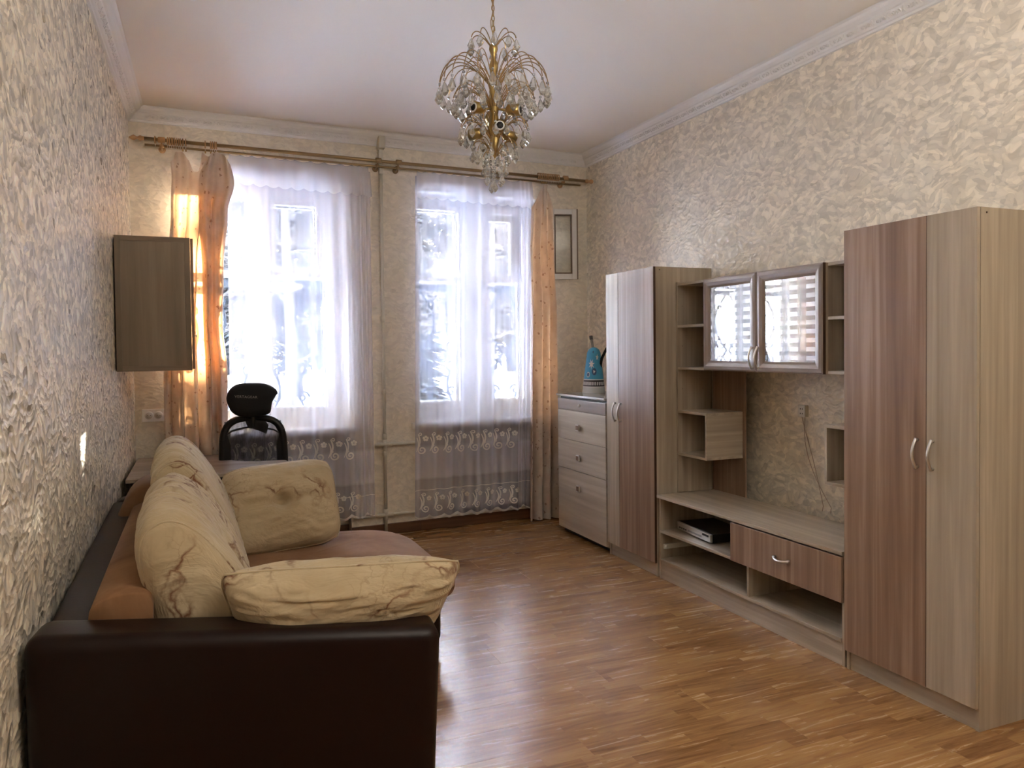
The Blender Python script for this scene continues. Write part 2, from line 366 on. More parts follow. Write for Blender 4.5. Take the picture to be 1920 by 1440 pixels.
def curtain_mat():
    m = bpy.data.materials.new('peach_floral_curtain'); m.use_nodes = True; t = m.node_tree; t.nodes.clear()
    out = N(t, 'ShaderNodeOutputMaterial'); v = coords(t, (1, 1, 1), False)
    vo = N(t, 'ShaderNodeTexVoronoi'); vo.inputs['Scale'].default_value = 17; n = N(t, 'ShaderNodeTexNoise'); n.inputs['Scale'].default_value = 60
    t.links.new(v, n.inputs['Vector']); dv = N(t, 'ShaderNodeVectorMath', operation='MULTIPLY_ADD'); t.links.new(n.outputs['Color'], dv.inputs[0]); dv.inputs[1].default_value = (.03,)*3; t.links.new(v, dv.inputs[2]); t.links.new(dv.outputs[0], vo.inputs['Vector'])
    k = M(t, 'LESS_THAN', vo.outputs['Distance'], .17)
    tex = noise(t, coords(t, (1, 1, 1), False), 12, 3)
    base = ramp(t, tex, [(.35, (.64, .55, .47)), (.65, (.73, .645, .56))])
    c = mixc(t, M(t, 'MULTIPLY', k, .75), base, (.34, .19, .12))
    df = N(t, 'ShaderNodeBsdfPrincipled'); df.inputs['Roughness'].default_value = .75; t.links.new(c, df.inputs['Base Color'])
    tl = N(t, 'ShaderNodeBsdfTranslucent'); t.links.new(mixc(t, 1.0, c, (1.12, .72, .40), 'MULTIPLY'), tl.inputs[0])
    mx = N(t, 'ShaderNodeMixShader'); mx.inputs[0].default_value = .16; t.links.new(df.outputs[0], mx.inputs[1]); t.links.new(tl.outputs[0], mx.inputs[2])
    t.links.new(mx.outputs[0], out.inputs[0]); return m
M_curt = curtain_mat()
def crystal():
    m = glass('clear_crystal', 3.4, (.95, .95, .93)); t = m.node_tree
    out = next(n for n in t.nodes if n.type == 'OUTPUT_MATERIAL'); prev = out.inputs[0].links[0].from_socket
    df = N(t, 'ShaderNodeBsdfDiffuse'); df.inputs[0].default_value = (.95, .95, .93, 1)
    mx = N(t, 'ShaderNodeMixShader'); mx.inputs[0].default_value = .15; t.links.new(prev, mx.inputs[1]); t.links.new(df.outputs[0], mx.inputs[2]); t.links.new(mx.outputs[0], out.inputs[0]); return m
M_cryst = crystal()
M_snow = mat('snow', (.80, .83, .88), .8)
M_bark = mat('tree_bark', (.017, .015, .015), .9)
M_iron = mat('painted_iron_grille', (.03, .04, .06), .9, spec=.1)

# ------------------------------------------------------------------ structure
def planar_wall():
    mb = MB()
    mb.hexa([L(-4.0, -.25, 0), L(-4.0, 0, 0), L(D0+.02, 0, 0), L(D0+.02, -.25, 0), L(-4.0, -.25, 3.4), L(-4.0, 0, 3.4), L(D0+.02, 0, 3.4), L(D0+.02, -.25, 3.4)])
    tag(mb.build('wall_left', M_walll), kind='structure')
    mb = MB(); mb.box(W, W+.25, -4.0, D0+SKB*W+.02, 0, 3.4)
    tag(mb.build('wall_right', M_wall), kind='structure')
    mb = MB(); mb.box(-.5, W+.25, -4.25, -4.0, 0, 3.4)
    tag(mb.build('wall_front', M_dark), kind='structure')
    mb = MB(); mb.box(-.5, W+.3, -4.3, D0+.8, ZC, ZC+.25)
    tag(mb.build('ceiling', M_ceil), kind='structure')
planar_wall()
WIN = [(.30, 1.53), (2.10, 3.30)]
ZS, ZT = .86, 2.80
def back_wall():
    mb = MB()
    def piece(x0, x1, z0, z1, o=0, depth=-.55):
        b = len(mb.f); mb.bbox(x0, x1, o, depth, z0, z1)
        for i in range(b, len(mb.f)): mb.m[i] = 1
        mb.m[b+2] = 0          # the room-side face carries the wallpaper
    piece(-.12, WIN[0][0], 0, 3.4); piece(WIN[0][1], WIN[1][0], 0, 3.4); piece(WIN[1][1], W+.02, 0, 3.4)
    for a, b in WIN:
        piece(a, b, ZT, 3.4); piece(a, b, 0, ZS, -.13)
    tag(mb.build('wall_back', [M_wallb, M_white], recalc=False), kind='structure')
back_wall()
# floor: slab and laminate boards laid across the room
fl = tag(MB().box(-.5, W+.3, -4.3, D0+.75, -.2, -.0085).box(-.5, W+.3, -4.3, 1.05, -.0085, 0).build('floor', M_floor), kind='structure')
bl, bw = 1.285, .193
bmesh_board = None
def board_mesh():
    mb = MB(); x, y, c = bl/2-.0002, bw/2-.0002, .0004
    lo = [(-x, -y), (x, -y), (x, y), (-x, y)]; hi = [(-x+c, -y+c), (x-c, -y+c), (x-c, y-c), (-x+c, y-c)]
    vs = [(a, b, -.008) for a, b in lo]+[(a, b, -c) for a, b in lo]+[(a, b, 0) for a, b in hi]
    mb.add(vs, [(3, 2, 1, 0)]+[(i, (i+1) % 4, 4+(i+1) % 4, 4+i) for i in range(4)]+[(4+i, 4+(i+1) % 4, 8+(i+1) % 4, 8+i) for i in range(4)]+[(8, 9, 10, 11)])
    return mb.build('floor_board', M_floor, fl)
b0 = board_mesh(); first = True
Y0 = 1.05; nr = int((D0+.2-Y0)/bw)+1
for r in range(nr):
    y = Y0+bw*(r+.5)
    off = [-.35, .1, -.75, -.1, -.55][r % 5] + random.uniform(-.05, .05)
    x = off-.1
    while x < W+.05:
        cx = x+bl/2
        if cx+bl/2 > -.12:
            if first: b0.location = (cx, y, 0); first = False
            else: dup(b0, fl, (cx, y, 0))
        x += bl
# baseboards
def base(name, mb, m): tag(mb.build(name, m, bevel=.004), kind='structure')
mb = MB()
for a, b, o in ((-.0, WIN[0][0], 0), (WIN[0][0], WIN[0][1], -.13), (WIN[0][1], WIN[1][0], 0), (WIN[1][0], WIN[1][1], -.0), (WIN[1][1], W, 0)):
    mb.bbox(a, b, o+.018, o, .001, .085)
base('baseboard_back', mb, M_base)
mb = MB(); mb.hexa([L(-4, 0, .001), L(-4, .018, .001), L(D0, .018, .001), L(D0, 0, .001), L(-4, 0, .08), L(-4, .018, .08), L(D0, .018, .08), L(D0, 0, .08)])
base('baseboard_left', mb, M_basey)
base('baseboard_right', MB().box(W-.018, W, -4, D0+SKB*W, .001, .08), M_basey)
# cornices with a running relief of scrolls
PROF = [(0, 3.125), (.012, 3.127), (.016, 3.138), (.024, 3.142), (.055, 3.178), (.066, 3.182), (.082, 3.196), (.090, 3.21), (.105, 3.219), (0, 3.2195)]
def cornice(name, P, a, b, miter):
    mb = MB(); k = len(PROF)
    vs = [P(a+miter[0]*o, o, z) for o, z in PROF]+[P(b-miter[1]*o, o, z) for o, z in PROF]
    mb.add(vs, [(i, (i+1) % k, k+(i+1) % k, k+i) for i in range(k)])
    o_ = tag(mb.build(name, M_corn), kind='structure')
    mb = MB(); s = a+.14; i = 0
    def on(s_, q, h):   # q 0..1 across the sloping band
        return P(s_, .026+.028*q+h*.7+.001, 3.144+.033*q-h*.7-.001)
    while s < b-.14:
        for sg in (1, -1):
            pts = []
            for j in range(9):
                tt = j/8; ang = tt*2.6*PI/1.0
                rad = .013*(1-tt*.72)
                pts.append((s+sg*(.030-rad*math.cos(ang)-.01), .5+(rad*math.sin(ang))/.045*(1 if i % 2 else -1)))
            mb.tube([on(q[0], q[1], .001) for q in pts], .0034, 4, False)
        for j in range(5):
            an = j/5*2*PI
            mb.tube([on(s, .5, .001), on(s+.011*math.cos(an), .5+.011*math.sin(an)/.045, .002)], [.002, .0036], 4)
        mb.tube([on(s+.045, .15, .001), on(s+.052, .5, .002), on(s+.045, .85, .001)], .0026, 4)
        s += .095; i += 1
    r = mb.build('scroll_relief', M_corn, o_, recalc=False); r['kind'] = 'stuff'
cornice('trim_1', lambda s, o, z: L(s, o, z), -1, D0, (0, 1))
cornice('trim_2', lambda s, o, z: B(s, o, z), 0, W, (1, 1))
cornice('trim_3', lambda s, o, z: Vector((W-o, s, z)), -1, D0+SKB*W, (0, 1))

# ------------------------------------------------------------------ windows
def pane_frame(mb, x0, x1, z0, z1, o0, o1, w):
    wl, wr, wb, wt = w
    mb.bbox(x0, x0+wl, o0, o1, z0, z1); mb.bbox(x1-wr, x1, o0, o1, z0, z1)
    mb.bbox(x0+wl, x1-wr, o0, o1, z0, z0+wb); mb.bbox(x0+wl, x1-wr, o0, o1, z1-wt, z1)
def window(idx, x0, x1, m0, m1, L1, L2, R1, R2, open_vent):
    root = thing('window_%d' % idx, None, None, B((x0+x1)/2, -.3, ZS), kind='structure')
    fr = MB(); o0, o1 = -.24, -.45
    pane_frame(fr, x0, x1, ZS+.01, ZT, o0, o1, (.055, .045, .05, .03))
    fr.bbox(m0, m1, o0+.01, o1, ZS+.05, ZT-.03)
    fr.bbox(x0, x1, o0+.03, o1, ZS+.01, ZS+.05)
    fr.build('window_frame', M_white, root, bevel=.004)
    za, zb, zc, zd = 1.04, 2.085, 2.125, 2.70
    for (a, b, g0, g1, vent) in ((x0+.055, m0, L1, L2, False), (m1, x1-.045, R1, R2, True)):
        for lay, (p0, p1) in enumerate(((-.26, -.30), (-.39, -.43))):
            mb = MB(); pane_frame(mb, a, b, ZS+.06, ZT-.04, p0, p1, (g0-a, b-g1, za-ZS-.06, ZT-.04-zd))
            mb.bbox(g0, g1, p0, p1, zb, zc)
            c = mb.build('casement', M_white, root, bevel=.003)
            gm = MB().bbox(g0, g1, (p0+p1)/2+.002, (p0+p1)/2-.002, za, zb); gm.build('pane', M_glass, c)
            if not (vent and open_vent and lay == 0):
                if vent:
                    v = MB(); pane_frame(v, g0, g1, zc, zd, p0+.006, p1-.0, (.035, .07, .045, .045))
                    vo = v.build('vent_sash', M_white, c, bevel=.002)
                    MB().bbox(g0+.035, g1-.07, (p0+p1)/2+.002, (p0+p1)/2-.002, zc+.045, zd-.045).build('pane', M_glass, c)
                else:
                    MB().bbox(g0, g1, (p0+p1)/2+.002, (p0+p1)/2-.002, zc, zd).build('pane', M_glass, c)
    h = MB(); h.bbox(m1+.008, m1+.028, -.235, -.26, 1.62, 1.72); h.tube([B(m1+.018, -.235, 1.70), B(m1+.018, -.20, 1.70), B(m1+.018, -.20, 1.60)], .006, 6); h.build('window_handle', M_plast, root)
    h = MB(); h.bbox(m1+.008, m1+.024, -.235, -.26, 2.36, 2.42); h.build('window_latch', M_plast, root)
    # sill board
    sm = MB(); sm.bbox(x0-.07, x1+.05, .055, 0, ZS-.015, ZS+.035); sm.bbox(x0, x1, 0, -.25, ZS-.015, ZS+.035)
    sm.build('window_sill', M_rad, root, bevel=.008)
    return root
W1 = window(1, WIN[0][0], WIN[0][1], .845, .965, .41, .80, .955+.02, 1.40, False)
W2 = window(2, WIN[1][0], WIN[1][1], 2.61, 2.78, 2.19, 2.56, 2.86, 3.18, True)
# the opened inner vent sash of the right window, swung into the room
def vent():
    a = B(3.30, .05, 0); b = B(3.545, .125, 0); d = (b-a).normalized(); n = Vector((d.y, -d.x, 0))*.028
    z0, z1 = 2.10, 2.715; Lh = (b-a).length
    def bar(mb, s0, s1, q0, q1, nn=1.0, base=0):
        pts = []
        for z in (q0, q1):
            for s_, k in ((s0, base), (s1, base), (s1, nn), (s0, nn)):
                pts.append(a+d*s_+n*k+Vector((0, 0, z)))
        mb.hexa(pts)
    mb = MB(); w = .048
    bar(mb, 0, w, z0, z1); bar(mb, Lh-w, Lh, z0, z1); bar(mb, w, Lh-w, z0, z0+w); bar(mb, w, Lh-w, z1-w, z1)
    o = mb.build('open_vent_sash', M_white, W2, bevel=.003)
    mb = MB(); c = .010
    for s0, s1, q0, q1 in ((w, w+c, z0+w, z1-w), (Lh-w-c, Lh-w, z0+w, z1-w), (w, Lh-w, z0+w, z0+w+c), (w, Lh-w, z1-w-c, z1-w), (Lh-.006, Lh+.004, z0, z1), ):
        bar(mb, s0, s1, q0, q1, 1.12, .2)
    mb.build('worn_brown_edge', mat('worn_brown_edge', (.16, .11, .07), .6), o)
    mb = MB(); bar(mb, w, Lh-w, z0+w, z1-w, .55, .45); mb.build('pane', M_glass, o)
    mb = MB(); bar(mb, Lh-.0, Lh+.012, z0+.27, z0+.33, .8, .2); mb.build('window_latch', M_pipe, o)
vent()

# ------------------------------------------------------------------ outdoors
def outdoors():
    def gz(x, y):
        t_ = max(0, (y-12)/45); return -1.1+5.6*min(1, t_)**1.3+.25*mn.noise(Vector((x*.15, y*.15, 0)))
    mb = MB()
    mb.grid(24, 28, lambda u, v: (-45+u*130, 6.9+v*70, gz(-45+u*130, 6.9+v*70)))
    tag(mb.build('snow_ground', M_snow), kind='structure')
    def tree(x, y, h, r, lean, seed, label):
        rnd = random.Random(seed); z0 = gz(x, y)-.1
        root = thing('bare_tree', label, 'tree', (x, y, z0), 'winter trees beyond the windows')
        def trunk(k): return Vector((x+lean*k*h+.15*math.sin(k*5+seed), y, z0+h*k))
        mb = MB(); mb.tube([trunk(i/9) for i in range(10)], [r*(1-.85*i/9) for i in range(10)], 7); mb.build('trunk', M_bark, root)
        mb = MB()
        def twig(p, d, ln, rad, depth):
            pts = [p]; q = p.copy(); dd = d.copy()
            for i in range(4):
                dd = (dd+Vector((rnd.uniform(-.28, .28), rnd.uniform(-.28, .28), rnd.uniform(-.2, .25)))).normalized()
                q = q+dd*ln/4; pts.append(q.copy())
                if depth > 0 :
                    for _ in range(2 if depth > 1 else 3):
                        e = (dd+Vector((rnd.uniform(-1, 1), rnd.uniform(-1, 1), rnd.uniform(-.7, .7)))).normalized()
                        twig(q.copy(), e, ln*.45, rad*.45, depth-1)
            mb.tube(pts, [rad*(1-.2*i) for i in range(5)], 3, False)
        nb = int(h*1.9)
        for i in range(nb):
            k = .16+.82*i/nb; a = rnd.uniform(0, 2*PI)
            twig(trunk(k), Vector((math.cos(a), math.sin(a)*.6, rnd.uniform(-.1, .5))).normalized(), (1.2-k)*h*.19+.4, r*.22*(1.15-k), 2)
        o = mb.build('branches', M_bark, root, recalc=False); o['kind'] = 'stuff'
    T = [(2.35, 19, 11, .15, .03, 1, 'thick leaning bare tree seen through the upper right pane of the left window'),
         (.95, 22, 12, .2, .0, 2, 'bare tree behind the left casement of the left window'),
         (3.4, 25, 13, .22, -.02, 3, 'bare tree behind the right edge of the left window'),
         (6.9, 17, 11, .2, .0, 4, 'slim bare tree beyond the wall between the two windows'),
         (8.1, 20, 12, .22, -.03, 5, 'bare tree at the middle of the right window'),
         (9.6, 27, 14, .26, .03, 6, 'tall bare tree behind the left casement of the right window'),
         (9.3, 17, 11, .16, .015, 7, 'slim bare tree in the open vent of the right window'),
         (11.0, 24, 13, .24, -.02, 8, 'bare tree by the right jamb of the right window'),
         (12.8, 30, 14, .26, 0, 9, 'far bare tree behind the peach curtain at right'),
         (1.6, 31, 14, .25, .02, 10, 'far bare tree at the middle of the left window'),
         (5.2, 33, 15, .25, 0, 11, 'far bare tree right of the left window')]
    for a in T: tree(*a)
    M_ev = mat('evergreen_needles', (.013, .021, .026), .9)
    def conifer(x, y, h, w_, seed):
        rnd = random.Random(seed); z0 = gz(x, y)-.1
        root = thing('evergreen_tree', None, 'tree', (x, y, z0), 'evergreens in the belt beyond the yard')
        MB().tube([(x, y, z0), (x, y, z0+h)], [.22, .03], 6).build('trunk', M_bark, root)
        mb = MB(); vs = []; fs = []
        for i in range(3400):
            k = .08+.92*rnd.random()**1.15; a = rnd.uniform(0, 2*PI); rad = w_*(1-k)*(.75+.35*math.sin(k*42+seed))*rnd.random()**.45+.05
            c = Vector((x+rad*math.cos(a), y+rad*math.sin(a), z0+h*k-.18*rad)); d_ = Vector((math.cos(a), math.sin(a), -.35)); sd = Vector((-math.sin(a), math.cos(a), rnd.uniform(-.5, .5)))
            l = rnd.uniform(.16, .42); b = len(vs); vs += [c-sd*l*.5, c+sd*l*.5, c+d_*l*1.7+sd*l*.12, c+d_*l*1.5-sd*l*.12]; fs.append((b, b+1, b+2, b+3))
        mb.add(vs, fs); o = mb.build('foliage', M_ev, root, recalc=False); o['kind'] = 'stuff'
        root['label'] = 'dark evergreen in the tree belt beyond the snowy yard'
    k = 0
    for (y, xs) in ((30, (-1, 2.6, 5.4, 11.6, 14.5, 17.5)), (40, (1, 4.6, 8.4, 13.6, 16.6, 20, 23.5)), (50, (3.5, 7.2, 11.0, 17.2, 20.8, 25.5))):
        for x in xs:
            conifer(x+random.uniform(-.2, .2), y+random.uniform(-2, 2), (9+y*.16)*random.uniform(.8, 1.15), 2.1+y*.012, 40+k); k += 1
    conifer(5.75, 20.5, 10, .9, 99); conifer(6.6, 24, 11, 1.0, 98)  # two more evergreens, added to keep direct sun off the near left wall
outdoors()
def ribbon_spiral(cx, cz, r0, turns, a0, sg, n=26, r1=.12):
    return [(cx+sg*(r0*(1-(1-r1)*i/n))*math.cos(a0+2*PI*turns*i/n), cz+(r0*(1-(1-r1)*i/n))*math.sin(a0+2*PI*turns*i/n)) for i in range(n+1)]
def grille(x0, x1, label):
    root = thing('iron_grille', label, 'window grille', B((x0+x1)/2, -.62, ZS), 'scrolled iron grilles outside the windows')
    o = -.62
    for a, b in ((ZS+.02, ZS+.045), (2.03, 2.085), (ZT+.1, ZT+.125)): MB().bbox(x0, x1, o+.008, o-.008, a, b).build('crossbar', M_iron, root)
    n = 3; w = (x1-x0)/n
    for i in range(n):
        c = x0+w*(i+.5); mb = MB()
        for sg in (1, -1):
            f1 = [(c+sg*.17*math.cos(PI*(.5+0)*1)*0+sg*(.015+.13*abs(math.sin(PI*j/16))), ZS+.03+(1.42-ZS)*j/16*1.0) for j in range(17)]
            mb.tube([B(x, o, z) for x, z in f1], .011, 6, flat=(.8, 1.1))
            f2 = [(c+sg*(.015+.15*abs(math.sin(PI*j/16))), 1.45+.60*j/16) for j in range(17)]
            mb.tube([B(x, o, z) for x, z in f2], .011, 6, flat=(.8, 1.1))
            for (cx, cz, r_, a0, s2) in ((c+sg*.10, 1.53, .07, PI, sg), (c+sg*.10, 1.33, .07, PI, sg), (c+sg*.11, 1.10, .055, 0, -sg), (c+sg*.09, 2.19, .08, PI, sg), (c+sg*.13, 1.9, .05, 0, -sg)):
                mb.tube([B(x, o, z) for x, z in ribbon_spiral(cx, cz, r_, 1.25 if cz != 1.33 else -1.25, a0, s2)], .010, 6)
        mb.build('scrolled_bars', M_iron, root)
grille(WIN[0][0]-.05, WIN[0][1]+.05, 'scrolled iron grille outside the left window')
grille(WIN[1][0]-.05, WIN[1][1]+.05, 'scrolled iron grille outside the right window')

# ------------------------------------------------------------------ radiators and pipes
def radiator(x0, n, label):
    root = thing('radiator', label, 'radiator', B(x0+n*.04, -.05, .12), 'cast iron radiators under the windows')
    sec = None
    for i in range(n):
        c = x0+.08*(i+.5)
        if sec is None:
            mb = MB()
            for o in (.015, -.075):
                mb.bbox(c-.022, c+.022, o, o-.03, .16, .72)
            mb.bbox(c-.036, c+.036, .02, -.11, .14, .20); mb.bbox(c-.036, c+.036, .02, -.11, .68, .76)
            sec = mb.build('radiator_section', M_rad, root, bevel=.012)
        else: dup(sec, root, (.08*i, SKB*.08*i, 0))
    for dx in (.12, .08*n-.12):
        MB().bbox(x0+dx-.015, x0+dx+.015, -.04, -.13, .13, .18).build('bracket', M_rad, root)
radiator(.62, 10, 'white sectional radiator under the left window behind the sheer curtain')
radiator(2.42, 9, 'white sectional radiator under the right window behind the sheer curtain')
def pipes():
    root = thing('heating_pipe', 'cream heating pipe running down the wall between the two windows', 'pipe', B(1.80, .03, 0))
    o = .04
    MB().tube([B(1.80, o, .0), B(1.803, o, 3.02)], .013, 10).build('riser', M_pipe, root)
    MB().bbox(1.787, 1.817, .055, .02, 2.90, 3.10).build('flat_strap', M_pipe, root)
    MB().bbox(1.775, 1.825, .11, .02, 3.09, 3.185).build('ceiling_sleeve', M_pipe, root, bevel=.004)
    for z in (1.74, .80, 1.16, .66, .19): MB().lathe([(.013, -.022), (.019, -.02), (.019, .02), (.013, .022)], 10, B(1.80, o, z)).build('pipe_collar', M_pipe, root)
    for z, x1 in ((.735, 2.44), (.165, 2.44)):
        MB().tube([B(1.72, o, z), B(2.0, o, z), B(2.12, o-.02, z), B(2.2, -.05, z-.005), B(x1, -.05, z-.005)], .012, 8).build('branch_pipe', M_pipe, root)
        MB().tube([B(1.68, o, z), B(1.58, o, z), B(1.5, -.05, z), B(1.40, -.05, z)], .012, 8).build('branch_pipe', M_pipe, root)
        mb = MB(); mb.tube([B(1.74, o, z), B(1.86, o, z)], .019, 10); mb.tube([B(1.80, o, z-.04), B(1.80, o, z+.04)], .019, 10)
        mb.build('tee_fitting', M_pipe, root)
pipes()

# ------------------------------------------------------------------ curtain rod
RX = .02
def rod():
    root = thing('curtain_rod', 'double bronze curtain rod with turned wooden finials across the window wall', 'curtain rod', B(1.87, .12, 2.98))
    zf = 2.985; of = .12; ob = .07; zb = 2.955
    MB().tube([B(.10, of, zf), B(3.64, of, zf-.01)], .0135, 12).build('front_rod', M_rod, root)
    MB().tube([B(.105, ob, zb), B(3.615, ob, zb-.01)], .0085, 10).build('rear_rod', M_rod, root)
    fin = [(0.004, -.075), (.012, -.062), (.021, -.045), (.012, -.03), (.009, -.022), (.02, -.005), (.015, .012), (.015, .02)]
    MB().lathe(fin, 12, B(.085, of, zf), 'x').build('finial', M_rodw, root)
    MB().lathe([(r, -h) for r, h in fin], 12, B(3.655, of, zf-.01), 'x').build('finial', M_rodw, root)
    for x in (.215, 1.765, 1.93, 3.44):
        mb = MB(); mb.lathe([(.016, -.024), (.021, -.02), (.021, .02), (.016, .024)], 12, B(x, of, zf-.0), 'x')
        mb.lathe([(.010, -.015), (.014, -.012), (.014, .012), (.010, .015)], 10, B(x, ob, zb), 'x')
        mb.tube([B(x, of, zf), B(x, ob, zb-.012), B(x, 0, zb-.012)], .006, 8); mb.lathe([(.024, -.006), (.024, .006)], 12, B(x, .006, zb-.012), 'y')
        mb.build('bracket', M_rodw if x in (.215, 3.44) else M_rod, root)
    def ring_mesh():
        mb = MB(); n = 16
        mb.tube([Vector((0, .025*math.cos(2*PI*i/n), .025*math.sin(2*PI*i/n))) for i in range(n+1)], .0042, 6, False)
        return mb
    xs = [.175]+[.255+.0115*i for i in range(8)]+[.352, .372]+[.50, .536, .547, .562, .575]+[3.17+.0165*i for i in range(13)]
    clipped = {9, 10, 11, 12, 14, 15, 18, 19, 20, 21}
    r0_ = None
    for i, x in enumerate(xs):
        p = B(x, of, zf-.004)
        if r0_ is None:
            mb = ring_mesh(); o = bpy.data.objects.new('tmp', None)
            me = MB(); me.v = mb.v; me.f = mb.f; me.m = mb.m; me.sm = mb.sm
            r0_ = me.build('ring', M_rodw); r0_.parent = root
            ey = MB(); ey.tube([Vector((0, .006*math.cos(2*PI*k/8), -.030+.008*math.sin(2*PI*k/8))) for k in range(9)], .0012, 4, False)
            ey.tube([(0, 0, -.038), (0, 0, -.05)], .0012, 4)
            e0 = ey.build('eyelet', M_silver); e0.parent = r0_
            bpy.data.objects.remove(o)
            r = r0_
        else:
            r = dup(r0_, root); dup(e0, r)
        r.location = p-parent_world(root); r.rotation_euler = (0, 0, random.uniform(-.15, .15))
        if i in clipped:
            c = MB().box(-.005, .005, -.006, .006, -.062, -.046).build('clip', M_brassd); c.parent = r
rod()

# ------------------------------------------------------------------ curtains
def lerp_tab(tab, z):
    if z >= tab[0][0]: return tab[0][1:]
    for a, b in zip(tab, tab[1:]):
        if z >= b[0]:
            k = (z-b[0])/(a[0]-b[0]); k = k*k*(3-2*k)
            return [q*k+p*(1-k) for q, p in zip(a[1:], b[1:])]
    return tab[-1][1:]
def left_curtain():
    root = thing('heavy_curtain', 'peach floral curtain hung in two bunches left of the left window', 'curtain', B(.42, .12, .02))
    top = [(0, 2.835), (.05, 2.85), (.13, 2.915), (.20, 2.915), (.30, 2.86), (.36, 2.785), (.40, 2.785), (.46, 2.85), (.52, 2.925), (.62, 2.90), (.74, 2.91), (.82, 2.895), (.93, 2.87), (1, 2.72)]
    ext = [(2.92, .262, .672), (2.75, .275, .684), (2.5, .265, .635), (2.1, .238, .600), (1.7, .215, .585), (1.34, .195, .612), (.78, .195, .60), (.04, .20, .63)]
    def tz(u):
        for a, b in zip(top, top[1:]):
            if u <= b[0]:
                k = (u-a[0])/(b[0]-a[0]); k = k*k*(3-2*k); return a[1]*(1-k)+b[1]*k
        return top[-1][1]
    def fn(u, v):
        zt = tz(u); z = zt+(.045-zt)*v
        a, b = lerp_tab(ext, z)
        uu_ = u+.025*math.sin(u*9+z*1.3)*(u*(1-u))*4
        amp = .014+.042*min(1, v*3)
        x = a+(b-a)*(uu_ + .045*math.sin(2*PI*uu_*4.5+.5*z)*min(1, .3+v*2)*(4*u*(1-u)) )
        off = .125+amp*math.sin(2*PI*4.5*uu_+.35*math.sin(z*2.2)+.6)+.010*math.sin(2*PI*11*uu_+z*2)*min(1, v*2)
        # the right half folds forward, showing its patterned face
        off += .035*math.exp(-((u-.66)/.16)**2)*min(1, v*4)
        off += .012*math.exp(-((z-2.45)/.2)**2)*math.sin(u*14)
        return B(x, off, z)
    MB().grid(110, 90, fn).build('curtain_cloth', M_curt, root, recalc=False)
    # turned-over flap at the top
    fex = [(2.92, .505, .655), (2.72, .452, .690), (2.5, .446, .640), (2.1, .462, .606), (1.7, .462, .592), (1.34, .470, .618), (.78, .485, .610), (.04, .48, .635)]
    ftop = [(0, 2.80), (.2, 2.90), (.45, 2.925), (.75, 2.905), (1, 2.84)]
    def flap(u, v):
        for a, b in zip(ftop, ftop[1:]):
            if u <= b[0]+1e-9: zt = a[1]+(b[1]-a[1])*(u-a[0])/(b[0]-a[0]); break
        z = zt+(.05-zt)*v; a, b = lerp_tab(fex, z)
        o_ = .195+.022*math.sin(u*8.5+.6*math.sin(z*2)+.5)+.012*math.sin(u*19+z*1.4)
        o_ -= .05*max(0, abs(u-.5)*2)**3
        o_ -= .03*math.exp(-((z-2.55)/.12)**2)*math.exp(-((u-.35)/.15)**2)
        return B(a+(b-a)*u, o_, z)
    MB().grid(40, 80, flap).build('folded_flap', M_curt, root, recalc=False)
left_curtain()
def right_curtain():
    root = thing('heavy_curtain', 'peach floral curtain gathered at the right end of the rod', 'curtain', B(3.19, .12, .02))
    top = [(0, 2.70), (.18, 2.80), (.34, 2.905), (.48, 2.915), (.62, 2.91), (.8, 2.85), (1, 2.70)]
    ext = [(2.92, 3.17, 3.29), (2.82, 3.135, 3.30), (2.70, 3.095, 3.315), (2.29, 3.075, 3.32), (1.74, 3.075, 3.33), (1.28, 3.062, 3.335), (.8, 3.055, 3.345), (.02, 3.036, 3.335)]
    def tz(u):
        for a, b in zip(top, top[1:]):
            if u <= b[0]:
                k = (u-a[0])/(b[0]-a[0]); return a[1]*(1-k)+b[1]*k
        return top[-1][1]
    def fn(u, v):
        zt = tz(u); z = zt+(.012-zt)*v
        a, b = lerp_tab(ext, z)
        k = min(1, v*3)
        x = a+(b-a)*(u+.06*math.sin(2*PI*u*3.5+.6*z)*k*(4*u*(1-u)))
        off = .130+(.014+.044*k)*math.sin(2*PI*3.5*u+.5*math.sin(z*1.7)+1.0)+.008*math.sin(2*PI*9*u+z*1.5)*k
        off += .03*math.exp(-((u-.42-.06*math.sin(z*1.5))/.07)**2)*math.exp(-((z-2.6)/.35)**2)
        return B(x, off, z)
    MB().grid(90, 90, fn).build('curtain_cloth', M_curt, root, recalc=False)
    def loop(u, v):
        a = 2*PI*u; k = 1-.65*v
        return B(3.213+.020*k*math.sin(a)-.012*v, .175+.022*k*math.cos(a), 2.895-.27*v-.02*math.cos(a)*0)
    MB().grid(14, 12, loop).build('hanging_fold', M_curt, root, recalc=False)
right_curtain()

